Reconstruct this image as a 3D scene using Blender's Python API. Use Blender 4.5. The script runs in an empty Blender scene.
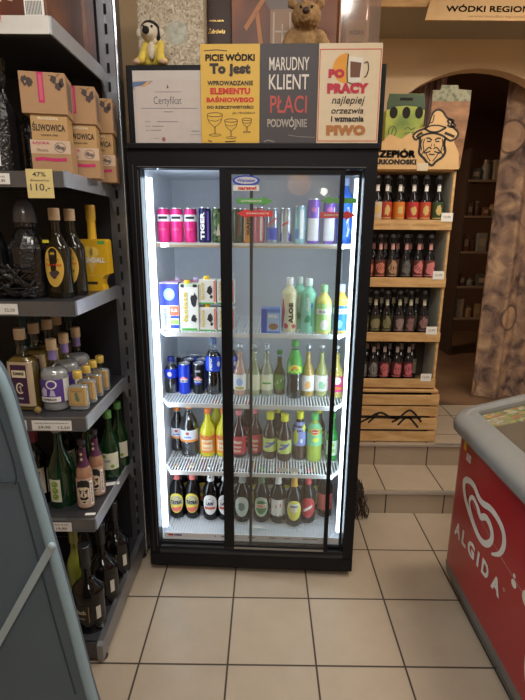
import bpy, bmesh, math, random
from mathutils import Vector, Matrix
random.seed(7)
C = bpy.context.scene
COL = C.collection
PI = math.pi

# ------------------------------------------------------------ materials
_m = {}
def mat(name, col, rough=.5, metal=0., noise=.07, nscale=30., bump=0., coat=0., emit=None, estr=0., spec=.5, bscale=None, sss=0.):
    if name in _m: return _m[name]
    m = bpy.data.materials.new(name); m.use_nodes = True
    nt = m.node_tree; b = nt.nodes['Principled BSDF']
    b.inputs['Roughness'].default_value = rough
    b.inputs['Metallic'].default_value = metal
    b.inputs['Specular IOR Level'].default_value = spec
    if coat: b.inputs['Coat Weight'].default_value = coat
    if sss:
        b.inputs['Subsurface Weight'].default_value = sss
        b.inputs['Subsurface Scale'].default_value = .02
    tc = nt.nodes.new('ShaderNodeTexCoord')
    n = nt.nodes.new('ShaderNodeTexNoise'); n.inputs['Scale'].default_value = nscale; n.inputs['Detail'].default_value = 3
    nt.links.new(tc.outputs['Object'], n.inputs['Vector'])
    mx = nt.nodes.new('ShaderNodeMix'); mx.data_type = 'RGBA'
    mx.inputs[6].default_value = tuple(c*(1-noise) for c in col[:3])+(1,)
    mx.inputs[7].default_value = tuple(min(1, c*(1+noise)) for c in col[:3])+(1,)
    nt.links.new(n.outputs['Fac'], mx.inputs[0]); nt.links.new(mx.outputs[2], b.inputs['Base Color'])
    if bump:
        bn = nt.nodes.new('ShaderNodeTexNoise'); bn.inputs['Scale'].default_value = bscale or nscale*3; bn.inputs['Detail'].default_value = 3
        nt.links.new(tc.outputs['Object'], bn.inputs['Vector'])
        bp = nt.nodes.new('ShaderNodeBump'); bp.inputs['Strength'].default_value = bump; bp.inputs['Distance'].default_value = .005
        nt.links.new(bn.outputs['Fac'], bp.inputs['Height']); nt.links.new(bp.outputs['Normal'], b.inputs['Normal'])
    if emit:
        b.inputs['Emission Color'].default_value = tuple(emit)+(1,); b.inputs['Emission Strength'].default_value = estr
    _m[name] = m
    return m

def thin_glass(name, tint=(1,1,1), haze=0., hcol=(.8,.8,.8), refl=.06, rough=.02):
    if name in _m: return _m[name]
    m = bpy.data.materials.new(name); m.use_nodes = True
    nt = m.node_tree; N = nt.nodes; N.clear()
    out = N.new('ShaderNodeOutputMaterial')
    tr = N.new('ShaderNodeBsdfTransparent'); tr.inputs[0].default_value = tuple(tint)+(1,)
    gl = N.new('ShaderNodeBsdfGlossy'); gl.inputs['Roughness'].default_value = rough
    lw = N.new('ShaderNodeFresnel'); lw.inputs[0].default_value = 1.45
    ad = N.new('ShaderNodeMath'); ad.operation = 'ADD'; ad.inputs[1].default_value = refl-.04; ad.use_clamp = True
    nt.links.new(lw.outputs[0], ad.inputs[0])
    ge = N.new('ShaderNodeNewGeometry'); inv = N.new('ShaderNodeMath'); inv.operation = 'SUBTRACT'; inv.inputs[0].default_value = 1; nt.links.new(ge.outputs['Backfacing'], inv.inputs[1])
    fr_ = N.new('ShaderNodeMath'); fr_.operation = 'MULTIPLY'; nt.links.new(ad.outputs[0], fr_.inputs[0]); nt.links.new(inv.outputs[0], fr_.inputs[1])
    mx = N.new('ShaderNodeMixShader'); nt.links.new(fr_.outputs[0], mx.inputs[0])
    if haze:
        df = N.new('ShaderNodeBsdfDiffuse'); df.inputs[0].default_value = tuple(hcol)+(1,)
        tc = N.new('ShaderNodeTexCoord'); nz = N.new('ShaderNodeTexNoise'); nz.inputs['Scale'].default_value = 5
        nt.links.new(tc.outputs['Object'], nz.inputs['Vector'])
        mr = N.new('ShaderNodeMapRange'); mr.inputs['To Min'].default_value = haze*.5; mr.inputs['To Max'].default_value = haze*1.5
        nt.links.new(nz.outputs['Fac'], mr.inputs['Value'])
        m2 = N.new('ShaderNodeMixShader'); nt.links.new(mr.outputs[0], m2.inputs[0])
        nt.links.new(tr.outputs[0], m2.inputs[1]); nt.links.new(df.outputs[0], m2.inputs[2])
        nt.links.new(m2.outputs[0], mx.inputs[1])
    else: nt.links.new(tr.outputs[0], mx.inputs[1])
    nt.links.new(gl.outputs[0], mx.inputs[2]); nt.links.new(mx.outputs[0], out.inputs[0])
    _m[name] = m
    return m

def ramp_mat(name, stops, scale=6, detail=4, rough=.7, stretch=(1,1,1), bump=0., kind='noise', dist=0., metal=0., const=False):
    """procedural colour pattern through a colour ramp"""
    if name in _m: return _m[name]
    m = bpy.data.materials.new(name); m.use_nodes = True
    nt = m.node_tree; N = nt.nodes; b = N['Principled BSDF']; b.inputs['Roughness'].default_value = rough; b.inputs['Metallic'].default_value = metal
    tc = N.new('ShaderNodeTexCoord'); mp = N.new('ShaderNodeMapping'); mp.inputs['Scale'].default_value = stretch
    nt.links.new(tc.outputs['Object'], mp.inputs[0])
    if kind == 'voronoi':
        t = N.new('ShaderNodeTexVoronoi'); t.inputs['Scale'].default_value = scale
        sp = N.new('ShaderNodeSeparateColor'); nt.links.new(t.outputs['Color'], sp.inputs[0]); fac = sp.outputs[0]
    else:
        t = N.new('ShaderNodeTexNoise'); t.inputs['Scale'].default_value = scale; t.inputs['Detail'].default_value = detail; t.inputs['Distortion'].default_value = dist; fac = t.outputs['Fac']
    nt.links.new(mp.outputs[0], t.inputs['Vector'])
    cr = N.new('ShaderNodeValToRGB'); cr.color_ramp.interpolation = 'CONSTANT' if const else 'LINEAR'
    e = cr.color_ramp.elements
    e[0].position = stops[0][0]; e[0].color = tuple(stops[0][1])+(1,)
    e[1].position = stops[-1][0]; e[1].color = tuple(stops[-1][1])+(1,)
    for p, c in stops[1:-1]:
        x = e.new(p); x.color = tuple(c)+(1,)
    nt.links.new(fac, cr.inputs[0]); nt.links.new(cr.outputs[0], b.inputs['Base Color'])
    if bump:
        bp = N.new('ShaderNodeBump'); bp.inputs['Strength'].default_value = bump; bp.inputs['Distance'].default_value = .006
        nt.links.new(t.outputs[0], bp.inputs['Height']); nt.links.new(bp.outputs['Normal'], b.inputs['Normal'])
    _m[name] = m
    return m

def tile_mat(name, axes, offs, size=.333, grout=.0058, col=(.335,.27,.20), col2=(.485,.395,.30), gcol=(.055,.04,.03)):
    m = bpy.data.materials.new(name); m.use_nodes = True
    nt = m.node_tree; N = nt.nodes; b = N['Principled BSDF']
    geo = N.new('ShaderNodeNewGeometry'); sep = N.new('ShaderNodeSeparateXYZ'); nt.links.new(geo.outputs['Position'], sep.inputs[0])
    def mth(op, a, b_=None, c=None):
        n = N.new('ShaderNodeMath'); n.operation = op
        for i, v in enumerate((a, b_, c)):
            if v is None: continue
            if isinstance(v, (int, float)): n.inputs[i].default_value = v
            else: nt.links.new(v, n.inputs[i])
        return n.outputs[0]
    ds = []; ids = []
    for a, o in zip(axes, offs):
        v = mth('DIVIDE', mth('SUBTRACT', sep.outputs[a], o), size)
        f = mth('FRACT', v); ids.append(mth('FLOOR', v))
        d = mth('MINIMUM', f, mth('SUBTRACT', 1.0, f)); ds.append(mth('MULTIPLY', d, size))
    d = ds[0] if len(ds) == 1 else mth('MINIMUM', ds[0], ds[1])
    ms = N.new('ShaderNodeMapRange'); ms.inputs['From Min'].default_value = grout*.5; ms.inputs['From Max'].default_value = grout*.5+.0015
    nt.links.new(d, ms.inputs['Value'])
    nz = N.new('ShaderNodeTexNoise'); nz.inputs['Scale'].default_value = 7; nz.inputs['Detail'].default_value = 8; nz.inputs['Roughness'].default_value = .65; nt.links.new(geo.outputs['Position'], nz.inputs['Vector'])
    mx = N.new('ShaderNodeMix'); mx.data_type = 'RGBA'; mx.inputs[6].default_value = tuple(col)+(1,); mx.inputs[7].default_value = tuple(col2)+(1,)
    # each tile a slightly different shade
    cmb = N.new('ShaderNodeCombineXYZ')
    for i, v in enumerate(ids): nt.links.new(v, cmb.inputs[i])
    wn = N.new('ShaderNodeTexWhiteNoise'); nt.links.new(cmb.outputs[0], wn.inputs['Vector'])
    fac = mth('ADD', mth('MULTIPLY', nz.outputs['Fac'], .7), mth('MULTIPLY', wn.outputs['Value'], .3))
    nt.links.new(fac, mx.inputs[0])
    m2 = N.new('ShaderNodeMix'); m2.data_type = 'RGBA'; m2.inputs[6].default_value = tuple(gcol)+(1,)
    nt.links.new(ms.outputs[0], m2.inputs[0]); nt.links.new(mx.outputs[2], m2.inputs[7]); nt.links.new(m2.outputs[2], b.inputs['Base Color'])
    mr = N.new('ShaderNodeMapRange'); mr.inputs['To Min'].default_value = .9; mr.inputs['To Max'].default_value = .38
    nt.links.new(ms.outputs[0], mr.inputs['Value']); nt.links.new(mr.outputs[0], b.inputs['Roughness'])
    bp = N.new('ShaderNodeBump'); bp.inputs['Strength'].default_value = .4; bp.inputs['Distance'].default_value = .002
    nt.links.new(ms.outputs[0], bp.inputs['Height']); nt.links.new(bp.outputs['Normal'], b.inputs['Normal'])
    return m

# ------------------------------------------------------------ mesh building
class MB:
    def __init__(s): s.bm = bmesh.new()
    def face(s, pts):
        vs = [s.bm.verts.new(p) for p in pts]
        try: return s.bm.faces.new(vs)
        except ValueError: return None
    def box(s, x0, x1, y0, y1, z0, z1, bev=0.):
        bm = s.bm if not bev else bmesh.new()
        v = [bm.verts.new(p) for p in ((x0,y0,z0),(x1,y0,z0),(x1,y1,z0),(x0,y1,z0),(x0,y0,z1),(x1,y0,z1),(x1,y1,z1),(x0,y1,z1))]
        for f in ((0,3,2,1),(4,5,6,7),(0,1,5,4),(1,2,6,5),(2,3,7,6),(3,0,4,7)): bm.faces.new([v[i] for i in f])
        if bev:
            bmesh.ops.bevel(bm, geom=list(bm.edges), offset=bev, segments=2, profile=.5, affect='EDGES')
            s.join(bm)
        return s
    def join(s, bm, M=None):
        if M is not None: bm.transform(M)
        me = bpy.data.meshes.new('t'); bm.to_mesh(me); bm.free(); s.bm.from_mesh(me); bpy.data.meshes.remove(me)
    def prism(s, pts, a, b, plane='xz'):
        """outline pts (2D) extruded from a to b across the plane"""
        def P(u, v, w): return {'xz': (u, w, v), 'xy': (u, v, w), 'yz': (w, u, v)}[plane]
        bm = bmesh.new()
        A = [bm.verts.new(P(u, v, a)) for u, v in pts]; B = [bm.verts.new(P(u, v, b)) for u, v in pts]
        f1 = bm.faces.new(A); f2 = bm.faces.new(B[::-1]); n = len(pts); f1.normal_update(); f2.normal_update()
        for i in range(n): bm.faces.new((A[i], B[i], B[(i+1) % n], A[(i+1) % n]))
        bmesh.ops.triangulate(bm, faces=[f1, f2]); bmesh.ops.recalc_face_normals(bm, faces=list(bm.faces))
        s.join(bm); return s
    def lathe(s, prof, cx=0, cy=0, z0=0, seg=20, n=2., a0=0., a1=2*PI, cap=True):
        """prof: (r, z) or (rx, ry, z[, n]) rows"""
        full = abs(a1-a0-2*PI) < 1e-6; k = seg if full else seg+1
        rows = []
        for p in prof:
            if len(p) == 2: rx, ry, z, e = p[0], p[0], p[1], n
            elif len(p) == 3: rx, ry, z, e = p[0], p[1], p[2], n
            else: rx, ry, z, e = p
            if rx < 1e-6 and full: rows.append([s.bm.verts.new((cx, cy, z0+z))]); continue
            rows.append([s.bm.verts.new((cx+q[0], cy+q[1], z0+z)) for q in (ring(rx, ry, e, a0+(a1-a0)*i/seg) for i in range(k))])
        for A, B in zip(rows, rows[1:]):
            for i in range(seg):
                j = (i+1) % k
                if len(A) == 1 and len(B) == 1: continue
                if len(A) == 1: s.bm.faces.new((A[0], B[j], B[i]))
                elif len(B) == 1: s.bm.faces.new((A[i], A[j], B[0]))
                else: s.bm.faces.new((A[i], A[j], B[j], B[i]))
        if full and cap:
            if len(rows[0]) > 1: s.bm.faces.new(rows[0][::-1])
            if len(rows[-1]) > 1: s.bm.faces.new(rows[-1])
        return s
    def tube(s, pts, r, seg=8, closed=False, flat=1.):
        P = [Vector(p) for p in pts]; rings = []
        n = len(P); up = Vector((0, 0, 1))
        for i, p in enumerate(P):
            if closed: d = P[(i+1) % n]-P[i-1]
            else: d = P[min(i+1, n-1)]-P[max(i-1, 0)]
            d.normalize(); x = d.cross(up)
            if x.length < 1e-3: x = d.cross(Vector((0, 1, 0)))
            x.normalize(); y = x.cross(d)
            rr = r[i] if isinstance(r, (list, tuple)) else r
            rings.append([s.bm.verts.new(p+x*rr*math.cos(2*PI*k/seg)*flat+y*rr*math.sin(2*PI*k/seg)) for k in range(seg)])
        m = n if closed else n-1
        for i in range(m):
            A, B = rings[i], rings[(i+1) % n]
            for k in range(seg): s.bm.faces.new((A[k], A[(k+1) % seg], B[(k+1) % seg], B[k]))
        if not closed: s.bm.faces.new(rings[0][::-1]); s.bm.faces.new(rings[-1])
        return s
    def ball(s, c, r, sc=(1,1,1), seg=12, rot=None):
        bm = bmesh.new(); bmesh.ops.create_uvsphere(bm, u_segments=seg, v_segments=max(6, seg*2//3), radius=r)
        M = Matrix.Translation(c) @ (rot.to_matrix().to_4x4() if rot else Matrix()) @ Matrix.Diagonal((*sc, 1)); s.join(bm, M); return s
    def build(s, name, m, parent=None, smooth=False, loc=None):
        me = bpy.data.meshes.new(name); s.bm.normal_update(); s.bm.to_mesh(me); s.bm.free()
        if smooth:
            me.polygons.foreach_set('use_smooth', [True]*len(me.polygons))
            try: me.set_sharp_from_angle(angle=math.radians(40))
            except Exception: pass
        for x in (m if isinstance(m, (list, tuple)) else [m]): me.materials.append(x)
        o = bpy.data.objects.new(name, me); COL.objects.link(o)
        if parent: o.parent = parent
        if loc: o.location = loc
        return o

def ring(rx, ry, n, a):
    c, s = math.cos(a), math.sin(a)
    if n == 2: return rx*c, ry*s
    k = (abs(c)**n+abs(s)**n)**(-1/n)
    return rx*k*c, ry*k*s

def thing(name, label, cat, loc=(0,0,0), rz=0., group=None):
    o = bpy.data.objects.new(name, None); COL.objects.link(o); o.empty_display_size = .05
    o.location = loc; o.rotation_euler = (0, 0, rz); return tag(o, label, cat, group)
def tag(o, label=None, cat=None, group=None, kind=None):
    if label: o['label'] = label
    if cat: o['category'] = cat
    if group: o['group'] = group
    if kind: o['kind'] = kind
    return o
def struct(o): o['kind'] = 'structure'; return o
def dup(root, loc, rz=None, label=None, group=None):
    r = root.copy(); COL.objects.link(r); r.location = loc
    if rz is not None: r.rotation_euler = (0, 0, rz)
    if label: r['label'] = label
    if group: r['group'] = group
    for ch in list(root.children):
        c = ch.copy(); COL.objects.link(c); c.parent = r
        for g in list(ch.children):
            d = g.copy(); COL.objects.link(d); d.parent = c
    return r

# ------------------------------------------------------------ writing and flat marks
_txt = {}
def text_mesh(s, bold):
    k = (s, bold)
    if k in _txt: return _txt[k]
    cu = bpy.data.curves.new('txt', 'FONT'); cu.body = s; cu.size = 1; cu.offset = bold; cu.resolution_u = 3; cu.align_x = 'CENTER'; cu.space_character = 1+bold*1.5
    ob = bpy.data.objects.new('txt', cu); COL.objects.link(ob)
    dg = bpy.context.evaluated_depsgraph_get(); me = bpy.data.meshes.new_from_object(ob.evaluated_get(dg))
    vs = [(v.co.x, v.co.y) for v in me.vertices]; fs = [tuple(p.vertices) for p in me.polygons]
    bpy.data.objects.remove(ob); bpy.data.curves.remove(cu); bpy.data.meshes.remove(me)
    _txt[k] = (vs, fs); return _txt[k]

def lettering(parent, items, m, wrap, off=.0012, name='lettering'):
    """items: (string, u centre, v centre, width, height, bold[, 'V' for vertical])"""
    V = []; F = []
    for it in items:
        s, uc, vc, w, h, bold = it[:6]; acc = ('Ó' in s or 'ó' in s) and bold > 0
        if acc: dl, bold = bold*.028*h/.03, 0
        rot = len(it) > 6 and it[6] == 'V'; slant = .25 if len(it) > 6 and it[6] == 'I' else 0
        vs, fs = text_mesh(s, bold)
        if not vs: continue
        x0 = min(v[0] for v in vs); x1 = max(v[0] for v in vs); y0 = min(v[1] for v in vs); y1 = max(v[1] for v in vs)
        b = len(V)
        for x, y in vs:
            a = ((x-x0)/max(1e-6, x1-x0)-.5)*w; c = ((y-y0)/max(1e-6, y1-y0)-.5)*h
            a += slant*c
            if rot: a, c = -c, a
            V.append((uc+a, vc+c))
        F += [tuple(i+b for i in f) for f in fs]
        if acc:
            n0 = len(V)-b; base = V[b:]; F0 = [tuple(i+b for i in f) for f in fs]
            for dx, dy in ((-dl, -dl), (dl, -dl), (-dl, dl), (dl, dl)):
                o_ = len(V)-b; V += [(x+dx, y+dy) for x, y in base]; F += [tuple(i+o_ for i in f) for f in F0]
    V = [wrap(x, y, off) for x, y in V]
    me = bpy.data.meshes.new(name); me.from_pydata(V, [], F); me.materials.append(m)
    o = bpy.data.objects.new(name, me); COL.objects.link(o); o.parent = parent; return o

def vmap(mp, v, bm, wrap, off):
    if v not in mp: mp[v] = bm.verts.new(wrap(v.co.x, v.co.y, off))
    return mp[v]
def decal(parent, shapes, m, wrap, off=.0008, name='mark', N=10):
    """shapes: ('r',u0,u1,v0,v1) | ('e',uc,vc,a,b) | ('p',[(u,v)...]) | ('s',[(u,v)...],width)"""
    bm = bmesh.new(); sub = getattr(wrap, 'curved', False)
    def col(cols):
        pr = None
        for u, lo, hi in cols:
            cu = (bm.verts.new(wrap(u, lo, off)), bm.verts.new(wrap(u, hi, off)))
            if pr: bm.faces.new((pr[0], cu[0], cu[1], pr[1]))
            pr = cu
    for sh in shapes:
        if sh[0] == 'r':
            _, u0, u1, v0, v1 = sh; col([(u0+(u1-u0)*i/N, v0, v1) for i in range(N+1)])
        elif sh[0] == 'e':
            _, uc, vc, a, b = sh
            col([(uc-a*math.cos(PI*i/16), vc-b*math.sin(PI*i/16)-1e-6, vc+b*math.sin(PI*i/16)+1e-6) for i in range(17)])
        elif sh[0] == 'p':
            b2 = bmesh.new(); f = b2.faces.new([b2.verts.new((u, v, 0)) for u, v in sh[1]]); f.normal_update(); bmesh.ops.triangulate(b2, faces=[f])
            if sub: bmesh.ops.subdivide_edges(b2, edges=list(b2.edges), cuts=2, use_grid_fill=True)
            mp = {}
            for f in b2.faces: bm.faces.new([vmap(mp, v, bm, wrap, off) for v in f.verts])
            b2.free()
        elif sh[0] == 's':
            pts = sh[1]; w = sh[2]; pr = None
            for i, (u, v) in enumerate(pts):
                a = pts[max(0, i-1)]; b = pts[min(len(pts)-1, i+1)]
                dx, dy = b[0]-a[0], b[1]-a[1]; L = math.hypot(dx, dy) or 1
                ww = w[i] if isinstance(w, (list, tuple)) else w
                nx, ny = -dy/L*ww/2, dx/L*ww/2
                cu = (bm.verts.new(wrap(u-nx, v-ny, off)), bm.verts.new(wrap(u+nx, v+ny, off)))
                if pr: bm.faces.new((pr[0], cu[0], cu[1], pr[1]))
                pr = cu
    me = bpy.data.meshes.new(name); bm.to_mesh(me); bm.free(); me.materials.append(m)
    o = bpy.data.objects.new(name, me); COL.objects.link(o); o.parent = parent; return o

def flat(y=0., x=0., z=0.): return lambda u, v, o: (x+u, y-o, z+v)
def smooth_pts(pts, k=4):
    out = []; n = len(pts)
    for i in range(n-1):
        p0, p1, p2, p3 = pts[max(0, i-1)], pts[i], pts[i+1], pts[min(n-1, i+2)]
        for j in range(k):
            t = j/k
            out.append(tuple(.5*((2*b)+(-a+c)*t+(2*a-5*b+4*c-d)*t*t+(-a+3*b-3*c+d)*t**3) for a, b, c, d in zip(p0, p1, p2, p3)))
    return out+[tuple(pts[-1])]

# ------------------------------------------------------------ bottles, cans
def bprof(r, h, neck, s0, s1, foot=.9, ry=None, n=2., waist=()):
    """body to s0*h, shoulder to s1*h, neck to h; rows (rx, ry, z, n)"""
    ry = ry or r; R = [(r*foot, ry*foot, 0, n), (r, ry, .02*h, n)]
    zs = [.02*h+(s0*h-.02*h)*i/8 for i in range(1, 9)]
    for z in zs:
        f = 1.
        for z0, z1, amp in waist:
            if z0*h < z < z1*h: f -= amp*math.sin(PI*(z/h-z0)/(z1-z0))
        R.append((r*f, ry*f, z, n))
    for i in range(1, 8):
        t = i/7; c = (1+math.cos(PI*t))/2
        R.append((neck+(r-neck)*c, neck+(ry-neck)*c, h*(s0+(s1-s0)*t), n+(2-n)*t))
    R.append((neck*.94, neck*.94, h, 2.))
    return R
def interp(prof, z):
    for a, b in zip(prof, prof[1:]):
        if a[2] <= z <= b[2]+1e-9:
            t = (z-a[2])/max(1e-9, b[2]-a[2]); return tuple(a[i]+(b[i]-a[i])*t for i in (0, 1)) + (a[3]+(b[3]-a[3])*t,)
    return prof[-1][0], prof[-1][1], 2.
def wrapper(prof, zref=None):
    """flat (u,v) to the bottle's front (-Y)"""
    def w(u, v, o):
        rx, ry, n = interp(prof, v)
        if n > 2.5:
            rx2 = rx; x = max(-rx*.97, min(rx*.97, u)); y = ry*(1-abs(x/rx)**n)**(1/n)
            return (x, -y-o, v)
        a = u/max(rx, 1e-4); return ((rx+o)*math.sin(a), -(ry+o)*math.cos(a), v)
    w.curved = True
    return w
def bottle(name, label, cat, prof, body, loc, rz=0., group=None, cap=None, labels=(), liquid=None, seg=20):
    """labels: dicts z0,z1,half (radians),mat,marks=[(shapes,mat)],text=[(items,mat)]; a = shifted angle"""
    t = thing(name, label, cat, loc, rz, group); h = prof[-1][2]
    MB().lathe(prof, seg=seg).build('bottle_body', body, t, True)
    w = wrapper(prof)
    if liquid:
        lev, lm = liquid
        rows = [(p[0]*.93, p[1]*.93, max(p[2], .003), p[3]) for p in prof if p[2] < lev]
        rx, ry, n = interp(prof, lev); rows.append((rx*.93, ry*.93, lev, n))
        MB().lathe(rows, seg=seg).build('liquid', lm, t, True)
    if cap:
        r, z0, z1, cm = cap
        MB().lathe([(r*.97, z0), (r, z0+.001), (r, z1-.002), (r*.9, z1)], seg=16).build('cap', cm, t, True)
    for L in labels:
        z0, z1 = L['z0'], L['z1']; ha = L.get('half', PI); c = -PI/2+L.get('a', 0)
        full = ha > 3.1; rows = []
        zs = sorted({z0, z1, *[z0+(z1-z0)*i/4 for i in range(1, 4)]})
        for z in zs:
            rx, ry, n = interp(prof, z); rows.append((rx+.0006, ry+.0006, z, n))
        mb = MB()
        if L.get('oval'):
            pass
        if full: mb.lathe(rows, seg=24, cap=False)
        else: mb.lathe(rows, seg=12, a0=c-ha, a1=c+ha)
        lo = mb.build('label', L['mat'], t, True) if not L.get('oval') else decal(t, [('e', 0, (z0+z1)/2, L['oval'], (z1-z0)/2)], L['mat'], w, .0006, 'label')
        k = 0
        for sh, m in L.get('marks', ()): decal(lo, sh, m, w, .0011+.0003*k, 'label_print'); k += 1
        for it, m in L.get('text', ()): lettering(lo, it, m, w, .0022)
    return t
def can(label, r, h, m, loc, rz=0., group=None, marks=(), text=(), name='drink_can', cat='can'):
    t = thing(name, label, cat, loc, rz, group)
    prof = [(r*.8, r*.8, 0, 2.), (r, r, h*.05, 2.), (r, r, h*.5, 2.), (r, r, h*.92, 2.), (r*.84, r*.84, h*.975, 2.)]
    b = MB().lathe(prof, seg=22).build('can_body', m, t, True)
    MB().lathe([(r*.86, h*.972), (r*.86, h), (r*.8, h), (r*.78, h*.985), (0, h*.985)], seg=22, cap=False).build('lid', MET['alu'], t, True)
    w = wrapper(prof); k = 0
    for sh, mm in marks: decal(b, sh, mm, w, .0006+.0003*k, 'can_print'); k += 1
    for it, mm in text: lettering(b, it, mm, w, .002)
    return t
MET = {'alu': mat('brushed aluminium', (.75,.76,.78), .3, .9)}

WHITE = mat('white print', (.85,.85,.83), .5); BLACK = mat('black print', (.015,.015,.015), .5)
RED = mat('red print', (.6,.02,.02), .5); YEL = mat('yellow print', (.85,.6,.03), .5); GREEN = mat('green print', (.08,.4,.06), .5)
BLUE = mat('blue print', (.02,.06,.5), .45); GOLD = mat('gold foil', (.75,.5,.15), .35, .6); ORANGE = mat('orange print', (.85,.28,.03), .5)
CREAM = mat('cream paper', (.8,.72,.55), .7); PAPER = mat('white paper', (.82,.8,.76), .7); GREY = mat('grey print', (.3,.3,.3), .6)
PINK = mat('pink print', (.8,.2,.3), .5)
DARKGLASS = mat('dark brown glass', (.006,.005,.005), .1, spec=.4); GREENGLASS = mat('green glass', (.005,.033,.010), .1, coat=.5)
CLEAR = thin_glass('clear glass', (.93,.95,.94), refl=.08); PET = thin_glass('clear plastic', (.9,.93,.95), refl=.1, rough=.08)
LA, LB, LC, LD, LE, LF, LEDS, EXPO = 26, 24, 12, 25, 24, 2.4, 7, .0
# ============================================================ THE SETTING
T1 = tile_mat('beige floor tiles', (0, 1), (0., -.002))
floor = struct(MB().box(-2.6, 3.4, -4.2, .325, -.1, 0).build('floor', T1))
T2 = tile_mat('beige step tiles', (0,), (.1665,))
struct(MB().box(.95, 3.4, .327, .655, -.1, .132).build('floor_step', tile_mat('beige step tiles upper', (0,), (.1665,))))
struct(MB().box(.95, 3.4, .655, 1.365, -.1, .272).build('floor_landing', tile_mat('beige landing tiles', (0, 1), (.1665, .82))))
NOS = mat('aluminium nosing', (.62,.61,.6), .35, .8)
struct(MB().box(.95, 2.6, .318, .345, .124, .1355).build('trim_1', NOS)); struct(MB().box(.95, 2.6, .645, .672, .264, .2755).build('trim_2', NOS))
WALL = mat('ochre painted wall', (.68,.50,.31), .85, noise=.1, nscale=3, bump=.15, bscale=60)
out = [(.95,.27),(1.088,.27),(1.088,1.852)]+[(1.848-.76*math.cos(PI*i/24), 1.852+.76*math.sin(PI*i/24)) for i in range(1, 24)]+[(2.608,1.852),(2.608,.27),(3.4,.27),(3.4,3.1),(.95,3.1)]
struct(MB().prism(out, 1.36, 1.455).build('wall_back', WALL))
struct(MB().box(-2.6, .93, .42, .55, -.1, 3.1).build('wall_back_left', WALL))
struct(MB().box(.80, .93, .552, 1.62, -.1, 3.1).build('wall_stair', WALL))
struct(MB().box(-2.75, -2.6, -4.2, .55, -.1, 3.1).build('wall_left', WALL)); struct(MB().box(3.4, 3.55, -4.2, 5.4, -.1, 3.1).build('wall_right', WALL))
struct(MB().box(-2.75, 3.55, -4.35, -4.2, -.1, 3.1).build('wall_front', mat('pale wall', (.5,.45,.38), .85)))
struct(MB().box(-2.75, 3.55, -4.35, 5.4, 3.1, 3.2).build('ceiling', mat('white ceiling', (.7,.67,.62), .9)))
# the dark room beyond the arch
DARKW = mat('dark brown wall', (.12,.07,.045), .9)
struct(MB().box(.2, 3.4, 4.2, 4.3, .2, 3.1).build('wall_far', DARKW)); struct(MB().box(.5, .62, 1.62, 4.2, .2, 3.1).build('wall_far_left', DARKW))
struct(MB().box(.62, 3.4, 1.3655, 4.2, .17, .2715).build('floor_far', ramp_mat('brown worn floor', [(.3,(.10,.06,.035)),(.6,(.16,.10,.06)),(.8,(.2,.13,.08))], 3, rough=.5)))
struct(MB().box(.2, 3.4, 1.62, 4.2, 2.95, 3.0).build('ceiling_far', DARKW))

# ceiling lights (above and behind the camera)
def ceiling_light(x, y, w, d, power, col, label):
    t = thing('ceiling_light', label, 'ceiling light', (x, y, 3.1))
    MB().box(-w/2-.03, w/2+.03, -d/2-.03, d/2+.03, -.07, 0).build('frame', mat('lamp frame', (.7,.7,.7), .5), t)
    MB().box(-w/2, w/2, -d/2, d/2, -.075, -.0701).build('diffuser', mat('lamp diffuser', (.9,.9,.9), .5, emit=(1,.9,.75), estr=3), t)
    l = bpy.data.lights.new('lamp', 'AREA'); l.shape = 'RECTANGLE'; l.size = w; l.size_y = d; l.energy = power; l.color = col
    o = bpy.data.objects.new('lamp', l); COL.objects.link(o); o.location = (x, y, 3.02)
ceiling_light(.3, -1.5, 1.2, .3, LA, (1,.96,.89), 'long ceiling light above the aisle in front of the fridge')
ceiling_light(.6, -3.3, 1.2, .3, LB, (1,.96,.9), 'long ceiling light behind the viewer near the front wall')
ceiling_light(2.2, -.6, .3, 1.0, LC, (1,.93,.83), 'ceiling light above the ice cream freezer')
ceiling_light(1.9, -.15, .5, .2, LD, (1,.88,.72), 'small added ceiling light that brightens the arch wall and steps')  # added unseen light, placed to reach the wall below the high shelf
l = bpy.data.lights.new('far_fill', 'AREA'); l.size = .4; l.energy = LE; l.color = (1,.65,.4)
o = bpy.data.objects.new('far_fill', l); COL.objects.link(o); o.location = (1.0, 2.2, 2.88)  # added fill without a fixture, brightens the room beyond the arch
w = bpy.data.worlds.new('World'); C.world = w; w.use_nodes = True
w.node_tree.nodes['Background'].inputs[0].default_value = (1,.9,.8,1); w.node_tree.nodes['Background'].inputs[1].default_value = .05

t = thing('wall_lamp', 'small white globe lamp on the wall behind the viewer', 'lamp', (.853, -4.2, 2.017))
MB().box(-.03,.03,0,.01,-.06,.06).build('back_plate', mat('lamp frame', (.7,.7,.7), .5), t); MB().ball((0,.07,0),.042,(1,1,1)).build('globe', mat('globe glow', (.9,.9,.9), .4, emit=(1,.95,.85), estr=14), t, True)
t = thing('wall_lamp', 'round orange glow behind the viewer, added for the door glass reflection', 'lamp', (.56, -4.2, 2.09))  # added glowing ball, gives the orange reflection in the door glass
MB().box(-.03,.03,0,.06,-.03,.03).build('back_plate', mat('lamp frame', (.7,.7,.7), .5), t); MB().ball((0,.20,0),.14,(1,1,.9),20).build('shade', mat('orange reflection glow', (.8,.4,.12), .7, emit=(1,.45,.12), estr=1.6), t, True)
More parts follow.
